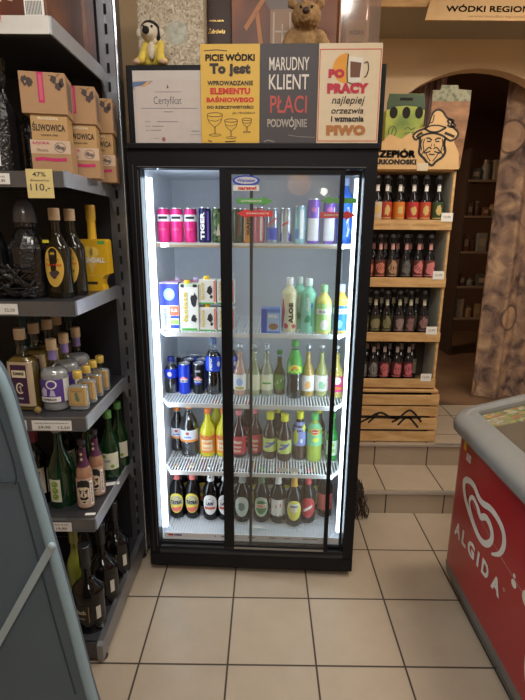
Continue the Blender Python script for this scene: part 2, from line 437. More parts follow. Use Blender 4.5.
# ============================================================ THE FRIDGE
FA = Vector((-.0715, -.151)); FY = math.radians(-2.108); cx_, sx_ = math.cos(FY), math.sin(FY)
def Fp(x, y, z): return (FA.x+cx_*x-sx_*y, FA.y+sx_*x+cx_*y, z)
FRW = .952
BLK = mat('black powder coated steel', (.004,.0045,.007), .45, noise=.2, nscale=4, spec=.25)
BLK2 = mat('black rubber gasket', (.02,.02,.022), .6)
LINER = mat('white fridge liner', (.72,.76,.82), .45)
fr = thing('drinks_fridge', 'tall black two-door glass drinks fridge with lit shelves', 'fridge', Fp(0, 0, 0), FY)
m = MB()
m.box(0, .032, .0, .55, .03, 1.875).box(FRW-.032, FRW, .0, .55, .03, 1.875).box(.032, FRW-.032, .53, .55, .03, 1.875)
m.box(.032, FRW-.032, .0, .53, 1.83, 1.875).box(.032, FRW-.032, .04, .53, .03, .13).box(0.0, FRW, -.012, .0, .03, .092)
m.build('cabinet', BLK, fr)
m = MB(); m.box(.0, .046, -.008, .05, .092, 1.875).box(.906, FRW, -.008, .05, .092, 1.875).box(.046, .906, -.008, .05, 1.808, 1.875)
m.build('door_frame', BLK, fr)
m = MB()
for y0, y1, z1 in ((-.008,.004,.108), (.004,.0155,.122), (.0155,.03,.112), (.03,.045,.128)): m.box(.046, .906, y0, y1, .092, z1)
m.build('sliding_track', mat('dark track profile', (.05,.05,.055), .3, .6), fr)
m = MB().box(.036, .039, -.0095, -.007, .13, 1.80).box(.018, .0195, -.0095, -.007, .10, 1.82).box(.036,.91,-.0095,-.007,1.812,1.8145)
m.build('frame_groove', mat('worn grey edge', (.13,.13,.14), .4, .5), fr)
for x in (.06, FRW-.06):
    for y in (.05, .48): MB().lathe([(.02,0),(.022,.006),(.012,.01),(.012,.031)], x, y, seg=12).build('foot', BLK2, fr)
m = MB()
m.box(.032, .048, .05, .53, .13, 1.83).box(.904, .92, .05, .53, .13, 1.83).box(.048, .904, .515, .53, .13, 1.83).box(.048,.904,.05,.515,1.815,1.83).box(.048,.904,.045,.515,.13,.138)
m.build('liner', LINER, fr)
LED = mat('cool white tube light', (.9,.95,1), .4, emit=(.70,.86,1.), estr=LEDS)
for x, lb in ((.050,'left'), (.879,'right')):
    MB().box(x, x+.023, .05, .068, .19, 1.78, .004).build('light_tube', LED, fr)
for x, dx in ((.10, 1), (.852, -1)):
    l = bpy.data.lights.new('fridge_led', 'AREA'); l.shape = 'RECTANGLE'; l.size = .02; l.size_y = 1.55; l.energy = LF; l.color = (.70,.86,1)
    o = bpy.data.objects.new('fridge_led', l); COL.objects.link(o); o.parent = fr
    o.location = (x, .046, 1.05)
    # aim inward and backward
    d = Vector((dx, .12, 0)).normalized(); o.rotation_euler = d.to_track_quat('-Z', 'Y').to_euler()
WIRE = mat('white coated wire', (.8,.83,.86), .4)
SH = [1.525, 1.148, .822, .486]
def shelf(z, solid=False):
    m = MB()
    # rail with cut corners, frame, wires running front to back
    m.tube([(.062,.12,z-.004),(.10,.062,z-.004),(.845,.062,z-.004),(.888,.12,z-.004),(.888,.50,z-.004),(.062,.50,z-.004)], .0035, 6, True)
    m.box(.10, .845, .054, .059, z-.016, z+.003)
    m.prism([(.098,.054),(.103,.054),(.066,.122),(.06,.122)], z-.016, z+.003, 'xy').prism([(.842,.054),(.847,.054),(.892,.122),(.886,.122)], z-.016, z+.003, 'xy')
    n = 60
    for i in range(n):
        x = .07+(.81)*i/(n-1); y0 = .06
        if x < .10: y0 = .06+(.10-x)*1.6
        if x > .845: y0 = .06+(x-.845)*1.4
        m.box(x-.0026, x+.0026, y0, .50, z-.0045, z)
    for y in (.2, .35): m.box(.062, .888, y, y+.004, z-.008, z-.0045)
    if solid: m.box(.064, .886, .125, .50, z-.0035, z-.001)
    s_ = m.build('shelf', WIRE, fr)
    return s_
for i, z in enumerate(SH):
    s_ = shelf(z)
    if i == 0:
        MB().box(.13, .84, .0525, .0538, z-.0145, z-.006).build('price_strip', mat('beige price strip', (.55,.46,.33), .6), s_)
        MB().box(.075, .135, .051, .0522, z-.016, z+.002).build('price_strip', PAPER, s_)
shelf(.156)
m = MB().box(.055, .90, .046, .05, .138, .165); bb = m.build('kick_board', mat('white plastic board', (.75,.74,.76), .5), fr)
decal(bb, [('r',.075,.10,.149,.158)], RED, flat(.046), .0006, 'price_label'); decal(bb, [('r',.105,.14,.149,.157),('r',.30,.305,.15,.157),('r',.33,.35,.151,.156)], mat('violet print', (.15,.12,.35), .5), flat(.046), .0006, 'price_label')
decal(bb, [('r',a,a+.035,.15,.157) for a in (.46,.56,.63,.72,.76)], GREY, flat(.046), .0006, 'price_label')
# header
m = MB(); m.box(.003, .968, .022, .40, 1.876, 2.172, .004); hd = m.build('header', BLK, fr)
MB().box(0, .955, -.022, .022, 1.8755, 1.896, .003).build('header_ledge', BLK, hd)
MB().box(.028, .935, .0195, .0215, 1.90, 2.152).build('header_panel', mat('white acrylic panel', (.62,.58,.55), .3), hd)

def door(name, x0, x1, y, stile, thin, haze, label):
    d = MB(); z0, z1 = .124, 1.806
    d.box(x0, x0+stile, y, y+.014, z0, z1).box(x1-thin, x1, y, y+.014, z0, z1).box(x0+stile, x1-thin, y, y+.014, z1-.018, z1).box(x0+stile, x1-thin, y, y+.014, z0, z0+.014)
    o = d.build('sliding_door', BLK, fr); o['label'] = label
    MB().box(x0+stile, x1-thin, y+.005, y+.009, z0+.014, z1-.018).build('glass', haze, o)
    return o
G1 = thin_glass('fridge door glass', (.965,.975,.965), haze=.035, hcol=(.75,.73,.66), refl=.055, rough=.01)
G2 = thin_glass('rear door glass', (.98,.985,.98), haze=.015, hcol=(.7,.7,.65), refl=.045, rough=.01)
d1 = door('front', .352, .834, -.002, .046, .018, G1, 'front sliding glass door with stickers')
d2 = door('rear', .468, .900, .021, .012, .010, G2, 'rear sliding glass door')
MB().box(.352+.046, .834-.018, -.0035, .012, .124, .134).build('bottom_trim', mat('grey trim profile', (.3,.3,.28), .4, .5), d1)
# stickers
wf = flat(.003)
def sticker(shapes, m, off, name='sticker'): return decal(d1, shapes, m, wf, off, name)
sticker([('e', .455, 1.765, .052, .020)], BLUE, .0006); sticker([('e', .455, 1.766, .044, .013)], mat('silver print', (.6,.6,.65), .4), .001)
sticker([('r', .405, .505, 1.728, 1.748)], PAPER, .0008); lettering(d1, [('Warszaw', .455, 1.766, .07, .012, .03)], BLUE, wf, .0016); lettering(d1, [('narsawi', .46, 1.738, .07, .014, .05)], RED, wf, .0016)
def arrow(x0, x1, z, h, rev=False):
    hd_ = .04
    if rev: return ('p', [(x1, z-h), (x1, z+h), (x0+hd_, z+h), (x0+hd_, z+h*1.7), (x0, z), (x0+hd_, z-h*1.7), (x0+hd_, z-h)])
    return ('p', [(x0, z-h), (x1-hd_, z-h), (x1-hd_, z-h*1.7), (x1, z), (x1-hd_, z+h*1.7), (x1-hd_, z+h), (x0, z+h)])
GA = mat('green sticker', (.10,.38,.08), .5); RA = mat('red sticker', (.7,.05,.05), .5)
sticker([arrow(.418, .56, 1.69, .010)], GA, .0006); sticker([arrow(.418, .56, 1.643, .011, True)], RA, .0006)
lettering(d1, [('OTWARTE', .475, 1.69, .08, .008, .02), ], PAPER, wf, .0014); lettering(d1, [('ZAMKNIĘTE', .50, 1.643, .09, .008, .02)], PAPER, wf, .0014)
wr = flat(.026)
for sh, mm in (([arrow(.745, .885, 1.695, .010, True)], GA), ([arrow(.745, .885, 1.64, .011)], RA)): decal(d2, sh, mm, wr, .0006, 'sticker')
lettering(d2, [('ZAMKNIĘTE', .80, 1.64, .08, .008, .02)], PAPER, wr, .0014)

# ============================================================ ON THE SHELVES OF THE FRIDGE
FG = 'drinks on the fridge shelves'
def fpos(lx, ly, z): return Fp(lx, ly, z+.0005)
# --- top shelf: cans
PC = mat('magenta can', (.75,.03,.22), .3, .3)
def band(r, z0, z1): return ('r', -r*1.5, r*1.5, z0, z1)
Z = SH[0]; R_ = .027
pk = can('magenta energy can, leftmost on the top fridge shelf', .027, .144, PC, fpos(.083, .187, Z), FY, 'magenta energy cans on the top fridge shelf',
    marks=[([band(R_, .088, .116)], mat('silver white band', (.7,.72,.75), .35)), ([('r', -.02, .02, .098, .108)], BLACK)], text=[([('ENERGY', 0, .055, .03, .008, .02)], PINK)])
dup(pk, fpos(.140, .187, Z), FY, 'magenta energy can, second from the left on the top fridge shelf')
dup(pk, fpos(.200, .187, Z), FY, 'magenta energy can next to the dark blue lettered can on the top shelf')
can('dark blue energy can with tall vertical TIGER lettering', .027, .147, mat('navy can', (.02,.02,.10), .3, .4), fpos(.262, .187, Z), FY, None,
    marks=[([('r', .012, .022, .01, .13)], mat('violet stripe', (.15,.08,.5), .4))], text=[([('TIGER', -.007, .07, .115, .018, .06, 'V')], WHITE)])
can('green camouflage can just left of the fridge door bar', .027, .147, ramp_mat('camouflage print', [(.3,(.02,.03,.01)),(.45,(.08,.14,.04)),(.6,(.25,.28,.12)),(.75,(.05,.06,.03))], 45, 2, .4, const=True), fpos(.320, .187, Z), FY, None,
    marks=[([('p', [(-.006,.03),(.012,.03),(.004,.085)])], mat('sand print', (.6,.5,.4), .5))])
can('dark green and brown can behind the door bar on the top shelf', .025, .144, mat('dark olive can', (.04,.05,.02), .3, .3), fpos(.405, .187, Z), FY, None, marks=[([('r', .002, .012, .03, .11)], mat('brown print', (.18,.06,.02), .5))])
can('orange can with black symbols behind the glass on the top shelf', .020, .143, mat('orange can', (.8,.28,.03), .35, .2), fpos(.447, .187, Z), FY, None, marks=[([('r', -.016, -.011, .01, .13)], WHITE)], text=[([('XAIC', .004, .07, .08, .012, .05, 'V')], BLACK)])
can('pale red pink can behind the rear door stile on the top shelf', .025, .15, mat('rose can', (.65,.16,.2), .35, .2), fpos(.496, .187, Z), FY, None, marks=[([('r', .006, .014, .01, .14)], CREAM)])
BC = mat('silver blue can', (.45,.5,.62), .25, .6)
can('silver energy can with a blue lower half behind the glass', .026, .146, BC, fpos(.554, .187, Z), FY, None, marks=[([('r', -.022, .024, .015, .065)], BLUE), ([('p', [(-.02,.07),(.02,.10),(.02,.11),(-.02,.08)])], RED)])
can('silver energy can with dark blue sides left of the teal can', .026, .146, mat('silver can', (.5,.5,.52), .3, .5), fpos(.612, .187, Z), FY, None, marks=[([('r', .012, .028, .01, .14), ('r', -.028, -.018, .01, .14)], mat('deep blue print', (.02,.02,.25), .4)), ([('p', [(-.018,.07),(.012,.085),(.012,.093),(-.018,.077)])], RED)])
can('pale teal and white tall can on the top fridge shelf', .026, .156, mat('pale teal can', (.35,.6,.65), .3, .3), fpos(.672, .187, Z), FY, None, marks=[([('r', .0, .016, .02, .14)], WHITE), ([('r', -.02, -.004, .02, .06)], mat('teal blue print', (.1,.25,.55), .5))])
for i, (x, lb) in enumerate(((.730, 'tall can with violet top and white lower half beside the teal can'), (.797, 'tall can with violet top and white lower half nearest the thin door stile'))):
    can(lb, .0275, .186, mat('violet can', (.2,.08,.5), .35, .3), fpos(x, .187, Z), FY, 'violet and white tall cans', marks=[([('r', -.03, .024, .012, .105)], mat('pale print', (.68,.66,.68), .4)), ([('e', 0, .14, .012, .01)], mat('rose violet print', (.6,.15,.4), .5)), ([('r', .016, .022, .02, .15)], WHITE)])
bp = bprof(.033, .262, .012, .72, .88)
bottle('water_bottle', 'large bright blue bottle with pale cap at the right end of the top shelf', 'bottle', bp, mat('bright blue wrap', (.01,.15,.65), .35), fpos(.862, .19, Z), FY,
    cap=(.015, .238, .268, mat('pale blue cap', (.45,.55,.8), .4)), labels=[dict(z0=.02, z1=.17, half=PI, mat=mat('sky blue label', (.02,.2,.75), .4), marks=[([('s', [(.01,.03),(.016,.06),(.008,.09),(.017,.12),(.009,.15)], .009)], WHITE)])])

# --- second shelf: milk cartons and juices
Z = SH[1]
def carton(label, w, d, h, m, loc, rz=FY, group=None, marks=(), text=(), cap=None, name='milk_carton', top=None):
    t = thing(name, label, 'carton', loc, rz, group)
    b = MB().box(-w/2, w/2, -d/2, d/2, 0, h, .002).build('carton_body', m, t)
    wf = flat(-d/2); k = 0
    for sh, mm in marks: decal(b, sh, mm, wf, .0006+.0003*k, 'carton_print'); k += 1
    for it, mm in text: lettering(b, it, mm, wf, .002)
    if cap:
        MB().lathe([(.013,0),(.013,.012),(.011,.015)], cap[0], cap[1], h, seg=12).build('cap', cap[2], t, True)
    if top: MB().box(-w/2-.0005, w/2+.0005, -d/2-.0005, d/2+.0005, h-.012, h+.0008).build('top_fold', top, t)
    return t
CW = mat('white carton board', (.78,.78,.74), .5)
carton('blue and white milk carton with round emblem, leftmost on the second shelf', .080, .06, .21, CW, fpos(.114, .125, Z), marks=[([('r', -.041, .041, .112, .205)], mat('royal blue print', (.03,.05,.45), .45)), ([('e', 0, .16, .024, .026)], mat('light blue print', (.3,.6,.75), .5)),
    ([('e', 0, .16, .013, .014)], mat('pale gold print', (.7,.7,.25), .5)), ([('r', .0, .04, .068, .109)], mat('orange red print', (.8,.12,.06), .5)), ([('r', .002, .04, .055, .066)], BLUE), ([('r', .002, .04, .03, .048)], mat('lime print', (.25,.6,.1), .5)), ([('r', .002, .04, .012, .026)], BLUE)],
    text=[([('mleko', -.022, .06, .075, .018, .03, 'V')], mat('pale violet print', (.3,.35,.7), .5)), ([('3,2', .02, .09, .028, .014, .04)], WHITE)], top=mat('violet carton top', (.45,.35,.6), .5))
COW = mat('dark cow print', (.03,.03,.04), .5); MUSTARD = mat('mustard print', (.65,.5,.08), .5)
def blob(u, v, a, b, seed):
    r = random.Random(seed); return ('p', [(u+a*(1+.3*r.uniform(-1, 1))*math.cos(k*PI/7), v+b*(1+.3*r.uniform(-1, 1))*math.sin(k*PI/7)) for k in range(14)])
carton('large white milk carton with black cow patches and vertical yellow lettering', .082, .06, .205, CW, fpos(.200, .125, Z), marks=[([blob(.022, .135, .015, .03, 1), blob(.020, .055, .011, .018, 2), ('r', -.035, -.02, .19, .204), ('r', .018, .036, .192, .204)], COW), ([('r', -.035, .034, .002, .012)], GREEN)],
    text=[([('łaciate', -.018, .105, .13, .022, .03, 'V')], MUSTARD)], cap=(-.01, -.01, YEL), top=mat('green white top', (.5,.6,.45), .5))
def smallc(lx, z, label, src=[None]):
    if src[0]: return dup(src[0], fpos(lx, .13, z), FY, label)
    src[0] = carton(label, .074, .06, .104, CW, fpos(lx, .13, z), group='small cow patch milk cartons', marks=[([blob(.010, .06, .013, .018, 4), blob(.016, .03, .006, .008, 5)], COW), ([('r', -.036, .03, .0, .006)], GREEN), ([('r', .027, .036, .01, .1)], mat('salmon print', (.75,.25,.2), .5))],
        text=[([('łaciate', -.022, .055, .075, .014, .03, 'V')], MUSTARD)], cap=(-.005, -.01, YEL))
    return src[0]
smallc(.280, Z, 'small cow patch milk carton, lower one beside the large carton'); smallc(.280, Z+.12, 'small cow patch milk carton, upper one beside the large carton')
smallc(.358, Z, 'small cow patch milk carton, lower one behind the door bar'); smallc(.358, Z+.12, 'small cow patch milk carton, upper one behind the door bar')
for x, lb in ((.12, 'white milk carton in the back row behind the blue and white carton'), (.205, 'white milk carton in the back row behind the large cow patch carton')):
    carton(lb, .075, .06, .205, CW, fpos(x, .24, Z), group='milk cartons in the back row', top=mat('red carton top', (.55,.2,.25), .5), cap=(0, 0, mat('violet white cap', (.6,.5,.75), .5)))
bx = carton('small blue snack box with a picture of a round biscuit behind the glass', .082, .05, .108, mat('blue snack box', (.08,.2,.6), .4), fpos(.555, .10, Z), name='snack_box', marks=[([('r', -.015, .038, .01, .09)], mat('pale blue print', (.35,.5,.8), .5)), ([('e', .012, .03, .02, .014)], mat('brown biscuit print', (.3,.14,.05), .5)), ([('r', -.04, -.018, .002, .106)], BLUE)], text=[([('Milk', .01, .075, .04, .014, .04)], WHITE)])
bx['category'] = 'box'
pa = bprof(.034, .232, .013, .72, .88, waist=((.45,.6,.05),))
bottle('juice_bottle', 'cream and red aloe drink bottle with dark letters on the second shelf', 'bottle', pa, mat('cream sleeve', (.72,.68,.42), .45), fpos(.635, .13, Z), FY, cap=(.015, .205, .236, WHITE),
    labels=[dict(z0=.015, z1=.165, half=PI, mat=mat('yellow cream label', (.72,.65,.4), .5), marks=[([('p', [(-.03,.02),(-.02,.09),(-.028,.15),(-.036,.14),(-.036,.02)]), blob(-.015,.03,.012,.012,8), blob(.02,.028,.01,.01,9)], mat('wine red print', (.5,.04,.06), .5))], text=[([('ALOE', .006, .085, .09, .02, .08, 'V')], BLACK)])])
pm = bprof(.033, .228, .013, .72, .88, waist=((.45,.6,.05),))
mn = bottle('juice_bottle', 'mint green aloe drink bottle right of the cream and red one', 'bottle', pm, mat('mint sleeve', (.22,.6,.42), .45), fpos(.718, .125, Z), FY, cap=(.015, .202, .232, mat('mint white cap', (.7,.85,.8), .4)),
    labels=[dict(z0=.015, z1=.17, half=PI, mat=mat('mint label', (.25,.62,.48), .5), marks=[([blob(-.004,.06,.012,.018,11), ('r', .008,.016,.03,.13)], mat('deep mint print', (.03,.3,.15), .5)), ([blob(.012,.12,.006,.012,12)], BLUE)], text=[([('ALOE', -.006, .125, .06, .012, .05, 'V')], WHITE)])])
dup(mn, fpos(.680, .20, Z), FY, 'mint green aloe bottle standing behind the front mint bottle')
pg = bprof(.033, .205, .014, .66, .86)
bottle('juice_bottle', 'yellow green juice bottle with a white band, left of the thin door stile', 'bottle', pg, mat('yellow neck plastic', (.6,.55,.12), .3), fpos(.782, .11, Z), FY, cap=(.016, .178, .208, mat('soft green cap', (.25,.5,.25), .4)),
    labels=[dict(z0=.012, z1=.13, half=PI, mat=mat('spring green label', (.35,.65,.2), .45), marks=[([('r', -.05,.05,.085,.108), ('e', 0, .04, .015, .022)], mat('off white print', (.75,.75,.7), .5))], text=[([('MULTI', 0, .0965, .045, .012, .04)], GREY)])])
bottle('juice_bottle', 'blue juice bottle with white band, right end of the second fridge shelf', 'bottle', pg, mat('yellow blue plastic', (.75,.55,.1), .3), fpos(.858, .13, Z), FY, cap=(.016, .178, .210, mat('blue white cap', (.6,.68,.9), .4)),
    labels=[dict(z0=.012, z1=.145, half=PI, mat=mat('clear blue label', (.04,.25,.65), .45), marks=[([('r', -.05,.05,.085,.108)], mat('off white print', (.75,.75,.7), .5)), ([blob(-.005,.04,.012,.018,14)], mat('light blue print', (.3,.6,.75), .5))], text=[([('MULTI', 0, .0965, .045, .012, .04)], GREY)])])

# --- third shelf: cola cans, soda bottles
Z = SH[2]
COLA = mat('cola liquid', (.012,.006,.005), .15); LIDW = WHITE
PB = mat('cola blue', (.01,.04,.5), .3, .3); PBK = mat('cola black', (.012,.012,.015), .3, .3)
def globe(m0):
    r = .016; return [([('e', 0, .068, r*1.15, r*1.15)], WHITE),
        ([('p', [(-.0165*math.cos(PI*k/10), .073+.0125*math.sin(PI*k/10)) for k in range(11)])], RED),
        ([('p', [(-.0165*math.cos(PI*k/10), .060-.0105*math.sin(PI*k/10)) for k in range(11)])], PB)]
c1 = can('blue PEPSI can at the front of the third fridge shelf', .028, .145, PB, fpos(.147, .205, Z), FY, 'cola cans', marks=globe(PB), text=[([('PEPSI', 0, .0665, .034, .008, .05)], BLACK)])
c2 = can('black PEPSI can at the front, right of the blue one', .028, .145, PBK, fpos(.213, .21, Z), FY, 'cola cans', marks=globe(PBK)+[([('r', -.012,.012,.108,.118)], GREY)], text=[([('PEPSI', 0, .0665, .034, .008, .05)], BLACK)])
for x, y, s_, lb in ((.155,.275,c2,'dark cola can just behind the blue front can'), (.215,.28,c1,'blue cola can just behind the black front can'), (.110,.335,c2,'dark cola can deep on the left of the third shelf'), (.165,.345,c1,'blue cola can deep in the third row behind the front cans'), (.225,.35,c2,'dark cola can deep beside the large cola bottle')):
    dup(s_, fpos(x, y, Z), FY, lb)
pp = bprof(.032, .168, .014, .62, .86, waist=((.35,.6,.14),))
bottle('soda_bottle', 'small ribbed cola bottle in clear and blue plastic, leftmost on the third shelf', 'bottle', pp, PET, fpos(.082, .215, Z), FY, cap=(.0145, .150, .172, mat('dark blue cap', (.01,.02,.2), .4)), liquid=(.13, COLA), labels=[dict(z0=.075, z1=.118, half=PI, mat=PB, marks=[([('e', -.002,.095,.011,.012)], mat('lilac print', (.65,.55,.75), .5))])])
pb = bprof(.034, .262, .014, .66, .9, waist=((.28,.5,.12),))
bb1 = bottle('soda_bottle', 'tall clear cola bottle with a blue PEPSI label next to the black can', 'bottle', pb, PET, fpos(.285, .205, Z), FY, cap=(.0145, .24, .268, mat('blue grey cap', (.15,.2,.35), .4)), liquid=(.205, COLA),
    labels=[dict(z0=.115, z1=.185, half=PI, mat=mat('cola label blue', (.02,.07,.6), .4), marks=[([('e', .028,.15,.008,.012)], WHITE)], text=[([('PEPSI', -.006, .15, .055, .011, .05, 'V')], WHITE)])])
dup(bb1, fpos(.362, .215, Z), FY, 'tall cola bottle with a blue label partly behind the black door bar')
def juice(lx, ly, label, col, lab, h=.240, r=.029, marks=(), lz=(.03,.105), capm=None, z=None):
    pr = bprof(r, h, .0105, .44, .74)
    return bottle('juice_bottle', label, 'bottle', pr, CLEAR, fpos(lx, ly+.03, z or Z), FY, cap=(.0125, h-.012, h+.004, capm or mat('silver crown cap', (.6,.6,.62), .35, .6)), liquid=(h*.86, col), labels=[dict(z0=lz[0], z1=lz[1], half=1.25, mat=lab, marks=list(marks))])
LQ = lambda n, c: mat(n, c, .25, noise=.03)
LY = mat('pale yellow label', (.72,.70,.48), .5)
juice(.411, .167, 'pinkish lemonade bottle with a white label right of the door bar', LQ('pink lemonade', (.62,.36,.28)), PAPER, marks=[([('e', 0,.07,.014,.018)], mat('pale blue print', (.35,.5,.8), .5)), ([('r', -.02,.02,.035,.045)], MUSTARD)])
juice(.478, .172, 'pale green lemonade bottle behind the rear door stile', LQ('green lemonade', (.55,.56,.28)), LY)
juice(.537, .175, 'pale yellow lemonade bottle with a yellow label beside the small green bottle', LQ('cloudy lemonade', (.62,.56,.34)), LY, marks=[([('r', -.02,.02,.06,.068)], GREEN)])
juice(.596, .193, 'small amber bottle with slanted green label, middle of the third shelf', LQ('amber drink', (.42,.30,.06)), mat('leaf green label', (.2,.4,.08), .5), h=.205, r=.026, lz=(.03,.10), capm=GREEN, marks=[([('p', [(-.022,.045),(.022,.075),(.022,.09),(-.022,.06)])], WHITE)])
pc_ = bprof(.034, .262, .014, .60, .88, waist=((.2,.36,.08),))
bottle('soda_bottle', 'large green topped soda bottle with dark liquid in the middle of the third shelf', 'bottle', pc_, PET, fpos(.666, .18, Z), FY, cap=(.0145, .24, .268, GREEN), liquid=(.12, COLA),
    labels=[dict(z0=.12, z1=.225, half=PI, mat=mat('bright green wrap', (.08,.45,.06), .4), marks=[([('p', [(-.03,.125),(.03,.125),(.03,.15),(0,.165),(-.03,.15)])], mat('lemon print', (.7,.75,.08), .5)), ([('e', 0,.148,.012,.007)], ORANGE)])])
juice(.729, .174, 'orange yellow lemonade bottle with a white label right of the green soda', LQ('orange lemonade', (.75,.45,.08)), PAPER, marks=[([blob(0,.06,.012,.02,21)], mat('soft orange print', (.85,.45,.15), .5))])
juice(.793, .179, 'pale citrus bottle with a white green label beside the thin door stile', LQ('citrus drink', (.62,.60,.22)), PAPER, marks=[([blob(0,.06,.012,.02,22)], mat('soft green print', (.35,.65,.4), .5))])
juice(.862, .170, 'yellow bottle with a pink and white label at the right end of the third shelf', LQ('yellow drink', (.75,.60,.12)), mat('hot pink label', (.75,.06,.22), .5), r=.031, marks=[([('e', 0,.085,.018,.018)], PAPER), ([('r', -.03,.03,.045,.055)], ORANGE)])

# --- fourth shelf: large soda bottles
Z = SH[3]
ps = bprof(.031, .232, .014, .6, .88); pB = bprof(.041, .262, .014, .6, .9)
CLB = mat('white cola label', (.7,.72,.78), .5)
def cola(pr, lx, ly, label, k):
    r = pr[3][0]; return bottle('soda_bottle', label, 'bottle', pr, PET, fpos(lx, ly+r, Z), FY, cap=(.016, pr[-1][2]-.022, pr[-1][2]+.003, mat('orange cap', (.8,.2,.03), .4)), liquid=(pr[-1][2]*.84, COLA),
        labels=[dict(z0=.075*k, z1=.132*k, half=PI, mat=CLB, marks=[([('r', -.05,.05,.076*k,.086*k)], ORANGE), ([('e', 0,.118*k,.008,.008)], mat('dull red print', (.5,.08,.05), .5))], text=[([('cola', 0, .1*k, .03, .009, .04)], BLUE)])])
cola(ps, .084, .255, 'smaller dark cola bottle with orange cap at the left end of the fourth shelf', .95)
cola(pB, .152, .200, 'big dark cola bottle with a white label and orange cap on the fourth shelf', 1.05)
py = bprof(.038, .235, .013, .50, .84, foot=.92)
yb = bottle('soda_bottle', 'yellow orangeade bottle with an orange label right of the big cola bottle', 'bottle', py, mat('yellow orangeade', (.62,.55,.02), .2, coat=.5), fpos(.245, .245, Z), FY, cap=(.015, .214, .24, mat('orange cap', (.8,.2,.03), .4)),
    group='yellow orangeade bottles', labels=[dict(z0=.02, z1=.112, half=1.35, mat=mat('orangeade label', (.75,.28,.03), .5), marks=[([('r', -.026,.026,.035,.088)], mat('cream print', (.8,.7,.5), .5)), ([('p', [(-.04,.10),(0,.092),(.04,.10),(.04,.112),(-.04,.112)])], mat('brick print', (.6,.1,.03), .5))], text=[([('ORAN', 0,.073,.042,.016,.06), ('ŻADA', 0,.05,.042,.016,.06)], ORANGE)])])
dup(yb, fpos(.324, .250, Z), FY, 'yellow orangeade bottle cut by the black door bar')
dup(yb, fpos(.272, .36, Z), FY, 'yellow orangeade bottle in the back behind the two front ones')
pr_ = bprof(.034, .232, .0115, .46, .84)
rb = bottle('soda_bottle', 'dark red soda bottle with a red label right of the door bar', 'bottle', pr_, mat('dark red soda', (.05,.012,.012), .15, coat=.6), fpos(.400, .238, Z), FY, cap=(.014, .212, .236, mat('pink cap', (.7,.2,.22), .4)), group='red labelled soda bottles',
    labels=[dict(z0=.02, z1=.112, half=1.4, mat=mat('red soda label', (.55,.05,.06), .5), text=[([('ORAN', -.004,.083,.038,.016,.05), ('ŻADA', -.004,.06,.038,.014,.05), ('500', -.004,.038,.03,.012,.03)], mat('cream print', (.8,.7,.5), .5))])])
dup(rb, fpos(.480, .262, Z), FY, 'dark red soda bottle with a red label between the stile and the iced tea')
dup(rb, fpos(.432, .36, Z), FY, 'red capped soda bottle in the back row behind the red labelled bottles')
pt = bprof(.031, .225, .014, .52, .84, waist=((.50,.56,.0),))
TEA = mat('iced tea', (.05,.024,.014), .2, coat=.3)
tb = bottle('tea_bottle', 'dark iced tea bottle with yellow cap and low label, left one of the pair', 'bottle', pt, TEA, fpos(.555, .232, Z), FY, cap=(.0175, .198, .232, mat('yellow cap', (.75,.7,.03), .4)), group='iced tea bottles',
    labels=[dict(z0=.04, z1=.108, half=PI, mat=mat('lime yellow label', (.55,.62,.15), .5), marks=[([('p', [(-.025,.055),(.0,.065),(.025,.085),(.025,.097),(-.005,.075),(-.025,.066)])], mat('violet swoosh print', (.15,.12,.4), .5))], text=[([('nestea', 0,.086,.036,.01,.04,'I')], BLUE)])])
dup(tb, fpos(.626, .212, Z), FY, 'dark iced tea bottle with yellow cap and low label, right one of the pair')
dup(tb, fpos(.592, .32, Z), FY, 'iced tea bottle in the back row between the front pair')
bottle('tea_bottle', 'bottle with tall violet and yellow wrap and yellow cap', 'bottle', bprof(.033,.232,.014,.66,.88), TEA, fpos(.700, .232, Z), FY, cap=(.0175, .205, .238, mat('yellow cap', (.75,.7,.03), .4)),
    labels=[dict(z0=.075, z1=.19, half=PI, mat=mat('blue violet wrap', (.25,.3,.65), .45), marks=[([blob(-.018,.12,.014,.035,31), blob(.02,.165,.008,.015,33)], mat('lemon print', (.7,.75,.08), .5)), ([blob(.008,.10,.007,.012,32)], WHITE)])])
lg = bottle('tea_bottle', 'light green tea bottle with a round red and yellow badge on the fourth shelf', 'bottle', bprof(.034,.232,.014,.66,.88), mat('green tea', (.35,.45,.05), .2, coat=.3), fpos(.772, .217, Z), FY, cap=(.0165, .207, .237, mat('green cap', (.10,.5,.12), .4)),
    labels=[dict(z0=.085, z1=.19, half=PI, mat=mat('sea green wrap', (.2,.58,.32), .45), marks=[([('e', 0,.155,.02,.016)], YEL), ([('e', 0,.155,.017,.011)], RED), ([blob(.004,.115,.014,.012,35)], mat('lemon print', (.7,.75,.08), .5))], text=[([('Lipton', 0,.155,.028,.008,.04)], WHITE)])])
dup(tb, fpos(.800, .33, Z), FY, 'yellow capped tea bottle in the back row behind the green tea')
bottle('soda_bottle', 'slim bright green bottle at the right end of the fourth shelf', 'bottle', bprof(.026,.232,.0105,.50,.78), mat('bright green glass', (.03,.35,.05), .15, coat=.4), fpos(.858, .225, Z), FY, cap=(.014, .212, .236, mat('green cap', (.10,.5,.12), .4)),
    labels=[dict(z0=.03, z1=.105, half=1.2, mat=mat('white green label', (.65,.78,.6), .5), marks=[([('e', 0,.085,.009,.01), ('e', 0,.055,.010,.012)], mat('lime print', (.25,.6,.1), .5))])])

